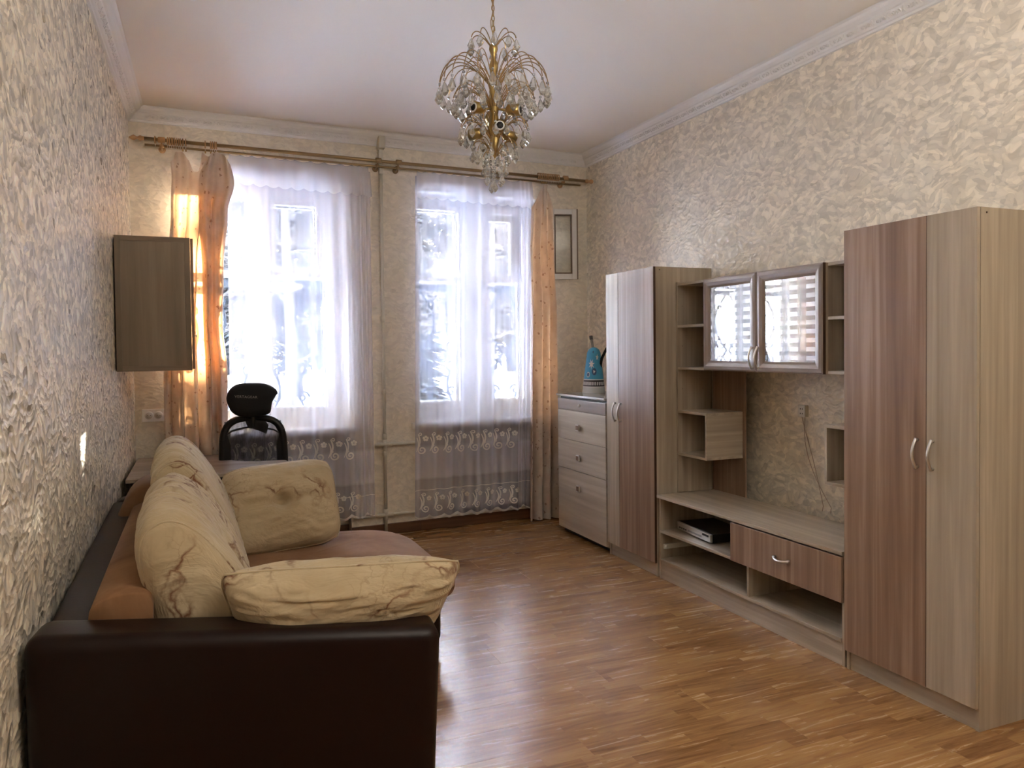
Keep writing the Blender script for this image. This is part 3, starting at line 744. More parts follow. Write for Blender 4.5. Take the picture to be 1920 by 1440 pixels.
def tulle(x0, x1, hooks, zbot, seed, label, flare):
    root = thing('sheer_curtain', label, 'curtain', B((x0+x1)/2, .07, .1), 'white embroidered sheer curtains')
    rnd = random.Random(seed)
    ph = [rnd.uniform(0, 6.3) for _ in range(6)]
    def X(x, z):           # cloth coordinate -> widened towards the hem
        c = (x-x0)/(x1-x0); k = (2.95-z)/2.85
        return x+flare[0]*k*(1-c)+flare[1]*k*c
    def off(x, z):
        k = min(1, (2.98-z)*1.6+.12)
        q = x-x0
        dens = 1+.0*q
        f = math.sin(2*PI*q*7.2+ph[0]+.8*math.sin(q*5+ph[1]))*.014
        f += math.sin(2*PI*q*13.5+ph[2]+.5*math.sin(z*1.1+q*4))*.004
        f += math.sin(2*PI*q*3.1+ph[3])*.010
        e_ = max(0, (x-(x1-.22))/.22); f += e_*math.sin(2*PI*q*24)*.010
        return .082+f*k
    def topz(x):
        for a, b in zip(hooks, hooks[1:]):
            if a <= x <= b:
                k = (x-a)/(b-a); return 2.94-(.004+.09*(b-a))*math.sin(PI*k)**1.1
        return 2.90
    def bot(x): return zbot+.028*abs(math.sin(PI*(x-x0)/.125))**.7*-1+.028
    def fn(u, v):
        x = x0+(x1-x0)*u; zt = topz(x); zb = bot(x); z = zt+(zb-zt)*v
        return B(X(x, z), off(x, z), z)
    MB().grid(220, 60, fn).build('tulle', M_tulle, root, recalc=False)
    def val(u, v):
        x = x0+.01+(x1-x0-.01)*u; zt = topz(x)-.005; zb = 2.735-.018*abs(math.sin(PI*(x-x0)/.09))+( -.02*u)
        z = zt+(zb-zt)*v
        return B(X(x, z)+.01*u*v, off(x, z)+.008+.012*v, z)
    MB().grid(200, 8, val).build('lace_valance', M_lace, root, recalc=False)
    hk = MB()
    for a in hooks: hk.tube([B(X(a, 2.93), .078, 2.93), B(X(a, 2.93), .07, 2.955)], .0016, 4)
    hk.build('hooks', M_brassd, root)
    # embroidery ribbons that follow the cloth
    em = MB()
    def stroke(pts, wd):
        vs = []; n = len(pts)
        for i, (x, z) in enumerate(pts):
            a = pts[max(i-1, 0)]; b = pts[min(i+1, n-1)]; d = Vector((b[0]-a[0], b[1]-a[1])); d = d.normalized() if d.length > 0 else Vector((1, 0))
            w_ = wd*(.5+.5*math.sin(PI*(i+.6)/(n+.2)))
            for sg in (1, -1):
                xx, zz = x-sg*d.y*w_, z+sg*d.x*w_
                vs.append(B(X(xx, zz), off(xx, zz)+.004, zz))
        em.add(vs, [(2*i, 2*i+1, 2*i+3, 2*i+2) for i in range(n-1)])
    def motif(cx, cz, s):
        stroke([(cx+s*p, cz+s*q) for p, q in ribbon_spiral(0, -.035, .036, 1.6, PI*.6, 1, 22)], s*.006)
        stroke([(cx+s*(-.035+.02*math.sin(k/10*3)), cz+s*(-.03+.012*k)) for k in range(11)], s*.007)
        stroke([(cx+s*(-.05+.02*math.sin(k/10*3)), cz+s*(-.045+.011*k)) for k in range(11)], s*.005)
        stroke([(cx+s*p, cz+s*q) for p, q in ribbon_spiral(-.012, .085, .016, 1.2, 0, -1, 12)], s*.004)
        for k in range(5):
            a = k*2*PI/5+.3; fx, fz = cx+s*.028, cz+s*.055
            stroke([(fx+s*.004*math.cos(a), fz+s*.004*math.sin(a)), (fx+s*.012*math.cos(a), fz+s*.012*math.sin(a)), (fx+s*.022*math.cos(a), fz+s*.022*math.sin(a))], s*.010)
    n = int((x1-x0-.05)/.115)
    for i in range(n):
        x = x0+.065+i*.115
        motif(x, .71, 1.05); motif(x+.03 if x+.09 < x1 else x, zbot+.125, .95)
    hem = [(x0+(x1-x0)*i/160, bot(x0+(x1-x0)*i/160)+.010) for i in range(161)]
    stroke(hem, .011)
    stroke([(x0+(x1-x0)*i/100, .345) for i in range(101)], .003)
    o = em.build('embroidery', M_emb, root, recalc=False); o['kind'] = 'stuff'
tulle(.645, 1.705, [.66, .74, .82, .90, .99, 1.06, 1.13, 1.245, 1.35, 1.47, 1.56, 1.62, 1.69], .165, 3, 'long white sheer curtain with embroidered bands over the left window', (-.02, .0))
tulle(2.075, 3.13, [2.09, 2.16, 2.235, 2.33, 2.41, 2.49, 2.57, 2.74, 2.86, 3.02, 3.125], .10, 11, 'white sheer curtain with scalloped embroidered hem over the right window', (-.045, -.06))

# ------------------------------------------------------------------ furniture helpers
def handle_v(x, y, z0, z1, parent, name='handle'):   # bow handle on a front facing -x
    mb = MB(); n = 10
    pts = [Vector((x-.010-.022*math.sin(PI*i/n), y, z0+(z1-z0)*i/n)) for i in range(n+1)]
    mb.tube(pts, .0065, 8, flat=(1.0, .75))
    for z in (z0+.006, z1-.006): mb.tube([(x, y, z), (x-.016, y, z)], .006, 8)
    mb.build(name, M_silver, parent)
def handle_h(x, z, y0, y1, parent):
    mb = MB(); n = 10
    pts = [Vector((x-.010-.022*math.sin(PI*i/n), y0+(y1-y0)*i/n, z-.008*math.sin(PI*i/n))) for i in range(n+1)]
    mb.tube(pts, .0065, 8)
    for y in (y0+.006, y1-.006): mb.tube([(x, y, z), (x-.016, y, z)], .006, 8)
    mb.build('handle', M_silver, parent)
def wardrobe(y0, y1, ysplit, light_near, xb, label, hz):
    root = thing('wardrobe', label, 'wardrobe', ((XF+xb)/2, (y0+y1)/2, 0))
    T = .016; H = 2.015; xc = XF+.018
    MB().box(xc, xb, y0, y0+T, 0, H).build('side_panel', M_light, root, bevel=.001)
    MB().box(xc, xb, y1-T, y1, 0, H).build('side_panel', M_light, root, bevel=.001)
    MB().box(xc, xb, y0+T, y1-T, H-T, H).build('top_panel', M_light, root)
    MB().box(xb-.004, xb, y0+T, y1-T, .08, H-T).build('back_panel', M_light, root)
    MB().box(xc, xb-.006, y0+T, y1-T, .085, .085+T).build('bottom_panel', M_light, root)
    MB().box(xc+.008, xc+.022, y0+T, y1-T, 0, .085).build('plinth', M_lightH, root, bevel=.001)
    nm, fm = (M_light, M_dark) if light_near else (M_dark, M_light)
    for a, b, m_, lab in ((y0+.002, ysplit-.0015, nm, 0), (ysplit+.0015, y1-.002, fm, 1)):
        d = MB().box(XF, XF+.016, a, b, .09, H).build('door', m_, root, bevel=.0012)
        d['label'] = 'light ash door' if m_ is M_light else 'dark striped ash door'
        if m_ is M_dark: MB().box(XF+.001, XF+.017, a-.0016, a, .09, H).build('dark_edge', M_dedge, d)
        hy = ysplit-.032 if lab == 0 else ysplit+.040
        handle_v(XF, hy, hz[0], hz[1], d)
    for z in (H-.02,): MB().lathe([(.004, -.0015), (.004, .0015)], 8, (xc+.03, y0-.001, z), 'y').build('cam_bolt', M_dedge, root)
    return root
wardrobe(2.012, 2.660, 2.232, True, 3.592, 'tall near wardrobe with one dark and one narrow light door', (.985, 1.11))
wardrobe(4.228, 4.845, 4.675, False, 3.592, 'far wardrobe next to the dresser and the tall shelf column', (.975, 1.108))

# TV bench
def tv_bench():
    y0, y1, xb = 2.672, 4.205, 3.583
    root = thing('tv_bench', 'long low TV bench of light ash with one dark drawer between the wardrobes', 'TV stand', ((XF+xb)/2, (y0+y1)/2, 0))
    T = .016
    MB().box(XF, xb, y0, y1, .523, .541).build('top_panel', M_lightH, root, bevel=.001)
    MB().box(XF+.018, xb, y1-T, y1, 0, .523).build('side_panel', M_light, root, bevel=.001)
    MB().box(XF+.018, xb, y0, y0+T, 0, .523).build('side_panel', M_light, root, bevel=.001)
    MB().box(XF+.010, xb, y0+T, y1-T, .115, .131).build('bottom_panel', M_lightH, root, bevel=.001)
    MB().box(XF+.022, XF+.036, y0+T, y1-T, 0, .115).build('plinth', M_lightH, root, bevel=.001)
    MB().box(XF+.016, xb, y0+T, y1-T, .298, .314).build('middle_shelf', M_lightH, root, bevel=.001)
    MB().box(XF+.018, xb-.01, 3.338, 3.354, .131, .298).build('divider', M_light, root, bevel=.001)
    MB().box(XF+.018, xb-.01, 3.462, 3.478, .314, .523).build('divider', M_light, root, bevel=.001)
    MB().box(xb-.004, xb, y0+T, y1-T, .12, .52).build('back_panel', M_light, root)
    d = MB().box(XF, XF+.016, y0+.003, 3.470, .302, .514).build('drawer', M_dark, root, bevel=.0012); d['label'] = 'dark striped drawer front'
    handle_h(XF, .412, 3.005, 3.115, d)
    rl = MB(); rl.box(XF+.04, XF+.40, y1-T-.012, y1-T, .190, .222); rl.lathe([(.011, -.006), (.011, .006)], 10, (XF+.05, y1-T-.012, .205), 'y')
    rl.build('drawer_slide', M_plast, root)
tv_bench()
def player():
    root = thing('disc_player', 'silver and black disc player on the left shelf of the TV bench', 'disc player', (3.37, 3.94, .314))
    x0 = 3.205; a = Matrix.Rotation(-.10, 3, 'Z'); c = Vector((3.37, 3.94, 0))
    def bx(mb, x0, x1, y0, y1, z0, z1):
        ps = [(x0, y0, z0), (x1, y0, z0), (x1, y1, z0), (x0, y1, z0), (x0, y0, z1), (x1, y0, z1), (x1, y1, z1), (x0, y1, z1)]
        mb.hexa([c+a@(Vector((p[0], p[1], 0)))+Vector((0, 0, p[2])) for p in ps]); return mb
    bx(MB(), -.12, .13, -.20, .20, .320, .372).build('casing', M_blackp, root, bevel=.003)
    bx(MB(), -.136, -.12, -.20, .20, .322, .371).build('front_panel', M_silver, root, bevel=.003)
    bx(MB(), -.139, -.136, -.10, .06, .335, .346).build('disc_tray', mat('grey_tray', (.35, .35, .36), .3, .6), root)
    bx(MB(), -.138, -.136, -.18, -.11, .352, .364).build('display', M_blackp, root)
    for k in range(4): bx(MB(), -.1385, -.136, .08+.025*k, .094+.025*k, .335, .342).build('button', M_blackp, root)
    for sx in (-.09, .1):
        for sy in (-.17, .17): bx(MB(), sx-.01, sx+.01, sy-.01, sy+.01, .314, .320).build('foot', M_blackp, root)
player()

# shelf column, wall cabinet and right shelf
XS = 3.304
XB = 3.592
def shelf_column():
    y1 = 4.222; xb = XB
    root = thing('shelf_column', 'tall open shelf column with a cube niche on the left end of the TV bench', 'shelf unit', ((XS+xb)/2, 4.05, .541))
    T = .016
    MB().box(XS, xb-.03, y1-T, y1-.0005, .542, 1.915).build('side_panel', M_light, root, bevel=.001)
    for z in (1.899, 1.628, 1.356):
        MB().box(XS, xb-.012, 3.922, y1-T, z-T/2, z+T/2).build('shelf', M_lightH, root, bevel=.001)
    MB().box(XS, xb-.012, 3.905, y1-T, 1.066, 1.082).build('niche_top', M_lightH, root, bevel=.001)
    d = MB().box(XS, xb-.012, 3.905, 3.921, .805, 1.066).build('niche_side', M_lightx, root, bevel=.001)
    MB().box(XS, xb-.012, 3.905, y1-T, .789, .805).build('niche_bottom', M_lightH, root, bevel=.001)
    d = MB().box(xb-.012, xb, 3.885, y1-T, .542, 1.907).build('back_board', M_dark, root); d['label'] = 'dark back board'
    mb = MB()
    for z in (1.76, 1.50, 1.22):
        for x in (3.34, 3.50): mb.lathe([(.0025, -.0008), (.0025, .0008)], 6, (x, y1-T-.0005, z), 'y')
    o = mb.build('peg_holes', M_dedge, root); o['kind'] = 'stuff'
M_lightx = wood('light_ash_laminate_crosswise', (.40, .335, .26), (.31, .255, .19), (.50, .43, .345), axis=0)
shelf_column()
def glass_cabinet():
    y0, y1, z0, z1, xb = 2.940, 3.913, 1.350, 1.908, XB
    root = thing('glass_cabinet', 'hanging wall cabinet with two arched-handle framed glass doors', 'cabinet', ((XS+xb)/2, (y0+y1)/2, z0))
    T = .016
    for a in (y0, y1-T): MB().box(XS, xb, a, a+T, z0, z1).build('side_panel', M_dark, root, bevel=.001)
    for a in (z0, z1-T): MB().box(XS, xb, y0+T, y1-T, a, a+T).build('horizontal_panel', M_lightH, root)
    MB().box(XS+.03, xb-.01, y0+T, y1-T, 1.622, 1.638).build('inner_shelf', M_lightH, root)
    MB().box(xb-.006, xb, y0+T, y1-T, z0+T, z1-T).build('back_panel', M_light, root)
    ym = 3.430; fw_ = .058
    for a, b, hy in ((y0, ym-.0015, ym-.022), (ym+.0015, y1, ym+.026)):
        d = thing('glass_door', None, None, (0, 0, 0)); d.parent = root; d.location = Vector((XS, (a+b)/2, z0))-parent_world(root)
        def mould(p0, p1, q0, q1, fn, mm):   # a mitred moulding bar with rounded face
            mb = MB(); prof = [(0, 0), (.012, 0), (.019, .008), (.021, .026), (.016, .046), (.009, fw_), (0, fw_)]
            vs = []
            for end in (0, 1):
                for h, w_ in prof:
                    s_ = (p0+w_ if end == 0 else p1-w_); vs.append(fn(s_, w_, h))
            k = len(prof)
            mb.add(vs, [(i, (i+1) % k, k+(i+1) % k, k+i) for i in range(k)]+[tuple(range(k)), tuple(range(k, 2*k))[::-1]])
            return mb.build('frame_bar', mm, d)
        X_ = lambda h: XS-h
        mould(a, b, 0, 0, lambda s_, w_, h: (X_(h), s_, z1-w_), M_greyh); mould(a, b, 0, 0, lambda s_, w_, h: (X_(h), s_, z0+w_), M_greyh)
        mould(z0, z1, 0, 0, lambda s_, w_, h: (X_(h), a+w_, s_), M_greyw); mould(z0, z1, 0, 0, lambda s_, w_, h: (X_(h), b-w_, s_), M_greyw)
        g_ = MB().box(XS-.006, XS-.002, a+fw_-.004, b-fw_+.004, z0+fw_-.004, z1-fw_+.004).build('glass_pane', M_dglass, d)
        if a == y0: MB().box(XS-.017, XS, a-.0015, a-.0002, z0, z1).build('dark_edge', M_dedge, d)
        handle_v(XS-.019, hy, 1.368, 1.492, d)
M_greyh = wood('grey_brown_moulding_horizontal', (.27, .215, .19), (.23, .18, .155), (.33, .27, .24), axis=1, rough=.3)
glass_cabinet()
def right_shelf():
    y0, y1 = 2.6605, 2.939; T = .016
    root = thing('open_wall_shelf', 'open shelf squeezed between the glass cabinet and the near wardrobe', 'shelf unit', ((XS+XB)/2, (y0+y1)/2, 1.35))
    MB().box(XS, XB, y1-T, y1, 1.352, 1.906).build('side_panel', M_light, root)
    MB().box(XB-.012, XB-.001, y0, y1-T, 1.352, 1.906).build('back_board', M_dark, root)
    for z in (1.352, 1.622, 1.890): MB().box(XS, XB-.012, y0, y1-T, z, z+T).build('shelf', M_lightH, root, bevel=.001)
right_shelf()
def right_cube():
    y0, y1 = 2.6605, 2.948; T = .016
    root = thing('hanging_cube_shelf', 'open cube shelf fixed to the near wardrobe below the glass cabinet', 'shelf', ((XS+XB)/2, (y0+y1)/2, .80))
    MB().box(XS, XB, y0, y1, 1.083, 1.099).build('top_panel', M_lightH, root, bevel=.001)
    MB().box(XS, XB, y0, y1, .798, .814).build('bottom_panel', M_lightH, root, bevel=.001)
    MB().box(XS, XB, y1-T, y1, .814, 1.083).build('side_panel', M_light, root, bevel=.001)
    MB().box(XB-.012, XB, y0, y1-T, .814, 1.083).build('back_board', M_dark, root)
right_cube()
def wall_outlet():
    root = thing('wall_outlet', 'small beige surface outlet with thin cables on the papered wall above the TV bench', 'outlet', (W, 3.51, 1.10))
    MB().box(W-.028, W, 3.485, 3.545, 1.075, 1.145).build('outlet_box', M_pipe, root, bevel=.003)
    mb = MB()
    for z in (1.095, 1.122):
        for y in (3.505, 3.522): mb.box(W-.0295, W-.027, y-.002, y+.002, z-.004, z+.004)
    o = mb.build('pin_holes', M_black, root); o['kind'] = 'stuff'
    for k, (a, b) in enumerate(((3.50, 3.30), (3.525, 3.36))):
        pts = [Vector((W-.012, a+(b-a)*(t_**1.6)+.035*math.sin(PI*t_)*(1-2*k)*1.0, 1.075-.50*t_)) for t_ in [i/14 for i in range(15)]]
        pts += [Vector((W-.03, b-.01, .548))]
        MB().tube(pts, .0022, 5).build('cable', mat('pale_brown_cable', (.45, .33, .24), .5), root)
wall_outlet()

# dresser
def dresser():
    y0, y1, xb = 4.862, 5.650, 3.62
    root = thing('dresser', 'pale wood chest of drawers with square knobs beside the window', 'dresser', ((XF+xb)/2, (y0+y1)/2, 0))
    MB().box(XF+.02, xb, y0+.002, y1-.002, .035, 1.090).build('body', M_light, root, bevel=.001)
    MB().box(XF+.05, xb-.03, y0+.01, y1-.01, 0, .035).build('recessed_base', M_black, root)
    MB().box(XF-.012, xb, y0, y1+.004, 1.110, 1.126).build('top_panel', M_dresst, root, bevel=.002)
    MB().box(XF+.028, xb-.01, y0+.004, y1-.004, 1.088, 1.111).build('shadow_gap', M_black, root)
    for i, (a, b) in enumerate(((1.003, 1.090), (.770, .999), (.535, .766), (.045, .531))):
        d = MB().box(XF, XF+.02, y0+.002, y1-.002, a, b).build('drawer', M_dresst if i == 0 else M_dres, root, bevel=.0015)
        if i == 0: d['label'] = 'greyish shallow top drawer'
        if i == 0:
            k = MB(); k.lathe([(.004, -.018), (.011, -.016), (.011, -.008), (.004, -.002), (.004, 0)], 12, (XF, 5.253, 1.05), 'x'); k.build('knob', M_silver, d)
        else:
            z = (0, .878, .642, .405)[i]
            k = MB().box(XF-.024, XF-.012, 5.243, 5.293, z-.024, z+.024); k.tube([(XF-.012, 5.268, z), (XF, 5.268, z)], .008, 8)
            kb = k.build('knob', M_silver, d, bevel=.002)
            MB().box(XF-.026, XF-.024, 5.250, 5.286, z-.017, z+.017).build('wood_inlay', M_darkH, d)
M_dresst = wood('greyish_dresser_top', (.33, .28, .25), (.28, .235, .21), (.39, .34, .31), axis=1, rough=.16)
dresser()

def blue_bag():
    m = mat('blue_printed_bag', (.06, .35, .55), .5); t, p = P_(m)
    tc = N(t, 'ShaderNodeTexCoord'); s = N(t, 'ShaderNodeSeparateXYZ'); t.links.new(tc.outputs['Object'], s.inputs[0])
    z = s.outputs[2]; ang = M(t, 'ARCTAN2', s.outputs[1], s.outputs[0])
    bands = ramp(t, z, [(0, (.62, .64, .62)), (1, (.06, .36, .58)), (.042, (.62, .64, .62)), (.044, (.75, .75, .73)), (.052, (.75, .75, .73)), (.054, (.015, .012, .012)), (.101, (.015, .012, .012)), (.103, (.75, .75, .73)), (.111, (.75, .75, .73)), (.113, (.06, .36, .58))])
    for n_ in t.nodes:
        if n_.type == 'VALTORGB': n_.color_ramp.interpolation = 'CONSTANT'
    fr = M(t, 'GREATER_THAN', M(t, 'FRACT', M(t, 'MULTIPLY', ang, 44/(2*PI))), .45)
    zz = M(t, 'MULTIPLY', M(t, 'GREATER_THAN', z, .064), M(t, 'LESS_THAN', z, .091))
    c = mixc(t, M(t, 'MULTIPLY', fr, zz), bands, (.75, .75, .72))
    t.links.new(c, p.inputs['Base Color'])
    base_ = Vector((3.42, 5.56, 1.126))
    root = thing('printed_bag', 'blue cone-shaped bag with film-strip band and grey tube standing on the dresser', 'bag', base_)
    def prof(h):
        r = .108-.05*(h/.36)**1.1
        if h > .31: r = (.108-.05*(.31/.36)**1.1)*math.sqrt(max(.0, 1-((h-.31)/.062)**2))
        return r
    hs = [0, .003, .05, .10, .15, .20, .25, .29, .31, .325, .34, .352, .362, .368, .371]
    mb = MB()
    mb.grid(40, len(hs), lambda u, v: base_+Vector((prof(hs[min(len(hs)-1, round(v*(len(hs)-1)))])*math.cos(2*PI*u)*.8, prof(hs[round(v*(len(hs)-1))])*math.sin(2*PI*u)*1.04-.10*0-.02*hs[round(v*(len(hs)-1))], hs[round(v*(len(hs)-1))])), closeu=True)
    mb.add([base_+Vector((prof(0)*math.cos(2*PI*i/40)*.8, prof(0)*math.sin(2*PI*i/40)*1.04, 0)) for i in range(40)], [tuple(range(40))])
    mb.build('bag_body', m, root)
    def front(a, h, lift=.0015):   # point on the body's camera side, a in metres around
        th = PI+PI*.28+a/.09
        r = prof(h)+lift; return base_+Vector((r*math.cos(th)*.8, r*math.sin(th)*1.04-.02*h, h))
    M_pw = mat('white_print', (.75, .74, .70), .6); M_pg = mat('navy_print', (.05, .10, .20), .6)
    def star(ca, ch, r1, r2, n, mt, name):
        mb = MB(); vs = [front(ca, ch, .002)]
        for i in range(2*n):
            r = (r1 if i % 2 == 0 else r2); a = PI*i/n+.2; vs.append(front(ca+r*math.cos(a), ch+r*math.sin(a)*1.25, .002))
        mb.add(vs, [(0, 1+i, 1+(i+1) % (2*n)) for i in range(2*n)]); return mb.build(name, mt, root, recalc=False)
    star(-.018, .235, .036, .014, 7, M_pw, 'printed_flower'); star(.05, .29, .022, .010, 5, M_pw, 'printed_flower')
    star(.012, .175, .024, .022, 10, M_pg, 'printed_badge'); star(-.048, .150, .018, .017, 10, M_pw, 'printed_badge')
    star(-.048, .150, .0135, .013, 10, M_pg, 'printed_badge').location.x -= .001
    star(.012, .175, .013, .007, 3, M_pw, 'printed_badge').location.x -= .0012
    star(-.0, .335, .012, .006, 4, M_pg, 'printed_badge')
    t0 = base_+Vector((0, -.005, .34))
    MB().tube([t0, t0+Vector((-.005, .028, .10))], .011, 10).build('grey_tube', mat('dull_grey_metal', (.30, .29, .27), .35, .7), root)
    MB().tube([t0+Vector((-.005, .026, .095)), t0+Vector((-.006, .034, .125))], [.014, .015], 10).build('tube_cap', mat('dark_grey_rubber', (.12, .115, .11), .6), root)
    MB().tube([base_+Vector((.02, -.075, .20)), base_+Vector((.03, -.085, .28)), base_+Vector((.05, -.13, .36)), base_+Vector((.08, -.21, .43))], .013, 6, flat=(.3, 1)).build('strap', M_blackf, root)
blue_bag()

# ------------------------------------------------------------------ left side: hanging cabinet, socket, desk, chair
def hanging_cabinet():
    y0, y1, z0, z1, x0, x1 = 4.882, 5.70, 1.390, 2.165, -.012, .384
    root = thing('hanging_cabinet', 'grey-brown wooden wall cabinet hung over the desk on the left wall', 'cabinet', ((x0+x1)/2, (y0+y1)/2, z0))
    T = .018; t = .030
    for a, n in ((y0, 'side_panel'), (y1-T, 'side_panel')):
        s_ = MB().box(x0+t, x1-t, a+(.003 if a == y0 else 0), a+T, z0+t, z1-t).build(n, M_cabin, root)
        MB().box(x0, x0+t, a, a+T, z0, z1).build('edge_strip', M_cabin2, s_, bevel=.001); MB().box(x1-t, x1, a, a+T, z0, z1).build('edge_strip', M_cabin2, s_, bevel=.001)
        MB().box(x0+t, x1-t, a, a+T, z0, z0+t).build('edge_strip', M_cabin3, s_, bevel=.001); MB().box(x0+t, x1-t, a, a+T, z1-t, z1).build('edge_strip', M_cabin3, s_, bevel=.001)
    for a in (z0+.001, z1-T-.001): MB().box(x0, x1, y0+T, y1-T, a, a+T).build('horizontal_panel', M_cabin, root)
    MB().box(x0, x0+.006, y0+T, y1-T, z0+T, z1-T).build('back_panel', M_cabin, root)
    for a, b in ((y0+.002, (y0+y1)/2-.002), ((y0+y1)/2+.002, y1-.002)):
        d = MB().box(x1+.001, x1+.017, a, b, z0+.12 if a < 5 else z0, z1-.004).build('door', M_dark, root, bevel=.001)
        MB().tube([(x1+.017, (y0+y1)/2-(.04 if a < 5.2 else -.04), 1.60), (x1+.030, (y0+y1)/2-(.04 if a < 5.2 else -.04), 1.60)], .007, 8).build('knob', M_silver, d)
M_cabin2 = wood('hanging_cabinet_edge', (.215, .165, .11), (.17, .13, .085), (.27, .21, .145), band=9, rough=.4)
M_cabin3 = wood('hanging_cabinet_edge_horizontal', (.225, .17, .115), (.18, .135, .09), (.28, .215, .15), axis=0, rough=.4)
hanging_cabinet()
def socket():
    root = thing('double_socket', 'white double power socket on the wall above the desk', 'socket', B(.12, 0, 1.045))
    MB().bbox(.045, .200, .010, 0, 1.002, 1.092).build('cover_plate', M_plast, root, bevel=.003)
    for x in (.092, .153):
        s_ = MB().lathe([(.030, -.014), (.030, -.008), (.002, -.008)], 20, B(x, 0, 1.047), 'y').build('socket_ring', M_plast, root)
        c_ = MB().lathe([(.023, -.0155), (.023, -.008)], 20, B(x, 0, 1.047), 'y').build('socket_well', mat('shaded_plastic', (.62, .60, .54), .5), s_)
        mb = MB()
        for dx in (-.009, .009): mb.lathe([(.0028, -.0165), (.0028, -.015)], 8, B(x+dx, 0, 1.047), 'y')
        mb.build('pin_holes', M_black, s_)
    
socket()
def desk():
    z1 = .76; T = .022
    root = thing('corner_desk', 'corner desk with a curved wood top behind the sofa', 'desk', (.4, 5.4, 0))
    poly = [(.012, 4.955), (.54, 4.945), (.975, 4.915), (.985, 4.93), (.955, 5.375), (.94, 5.39), (.80, 5.40), (.70, 5.44), (.63, 5.52), (.585, 5.64), (.565, 5.80), (.56, 5.93), (.02, 5.93)]
    MB().prism(poly, z1-T, z1).build('desk_top', M_desk, root, bevel=.002)
    MB().box(.03, .048, 5.0, 5.90, 0, z1-T).build('side_panel', M_desk2, root)
    MB().box(.05, .52, 5.86, 5.878, 0, z1-T).build('side_panel', M_desk2, root)
    MB().box(.06, .46, 5.02, 5.038, .10, z1-T).build('modesty_panel', M_desk2, root)
    MB().box(.47, .488, 5.02, 5.42, 0, z1-T).build('side_panel', M_desk2, root)
    MB().tube([(.935, 4.975, .0), (.935, 4.975, z1-T)], .022, 12).build('leg', M_silver, root)
desk()
def hex_key():
    tag(MB().tube([(.14, 5.035, .764), (.20, 5.03, .764), (.215, 5.045, .764), (.235, 5.055, .764), (.26, 5.055, .764), (.262, 5.08, .764)], .0035, 6).build('hex_key', M_blackp), 'small black bent hex key lying on the desk top', 'tool')
hex_key()

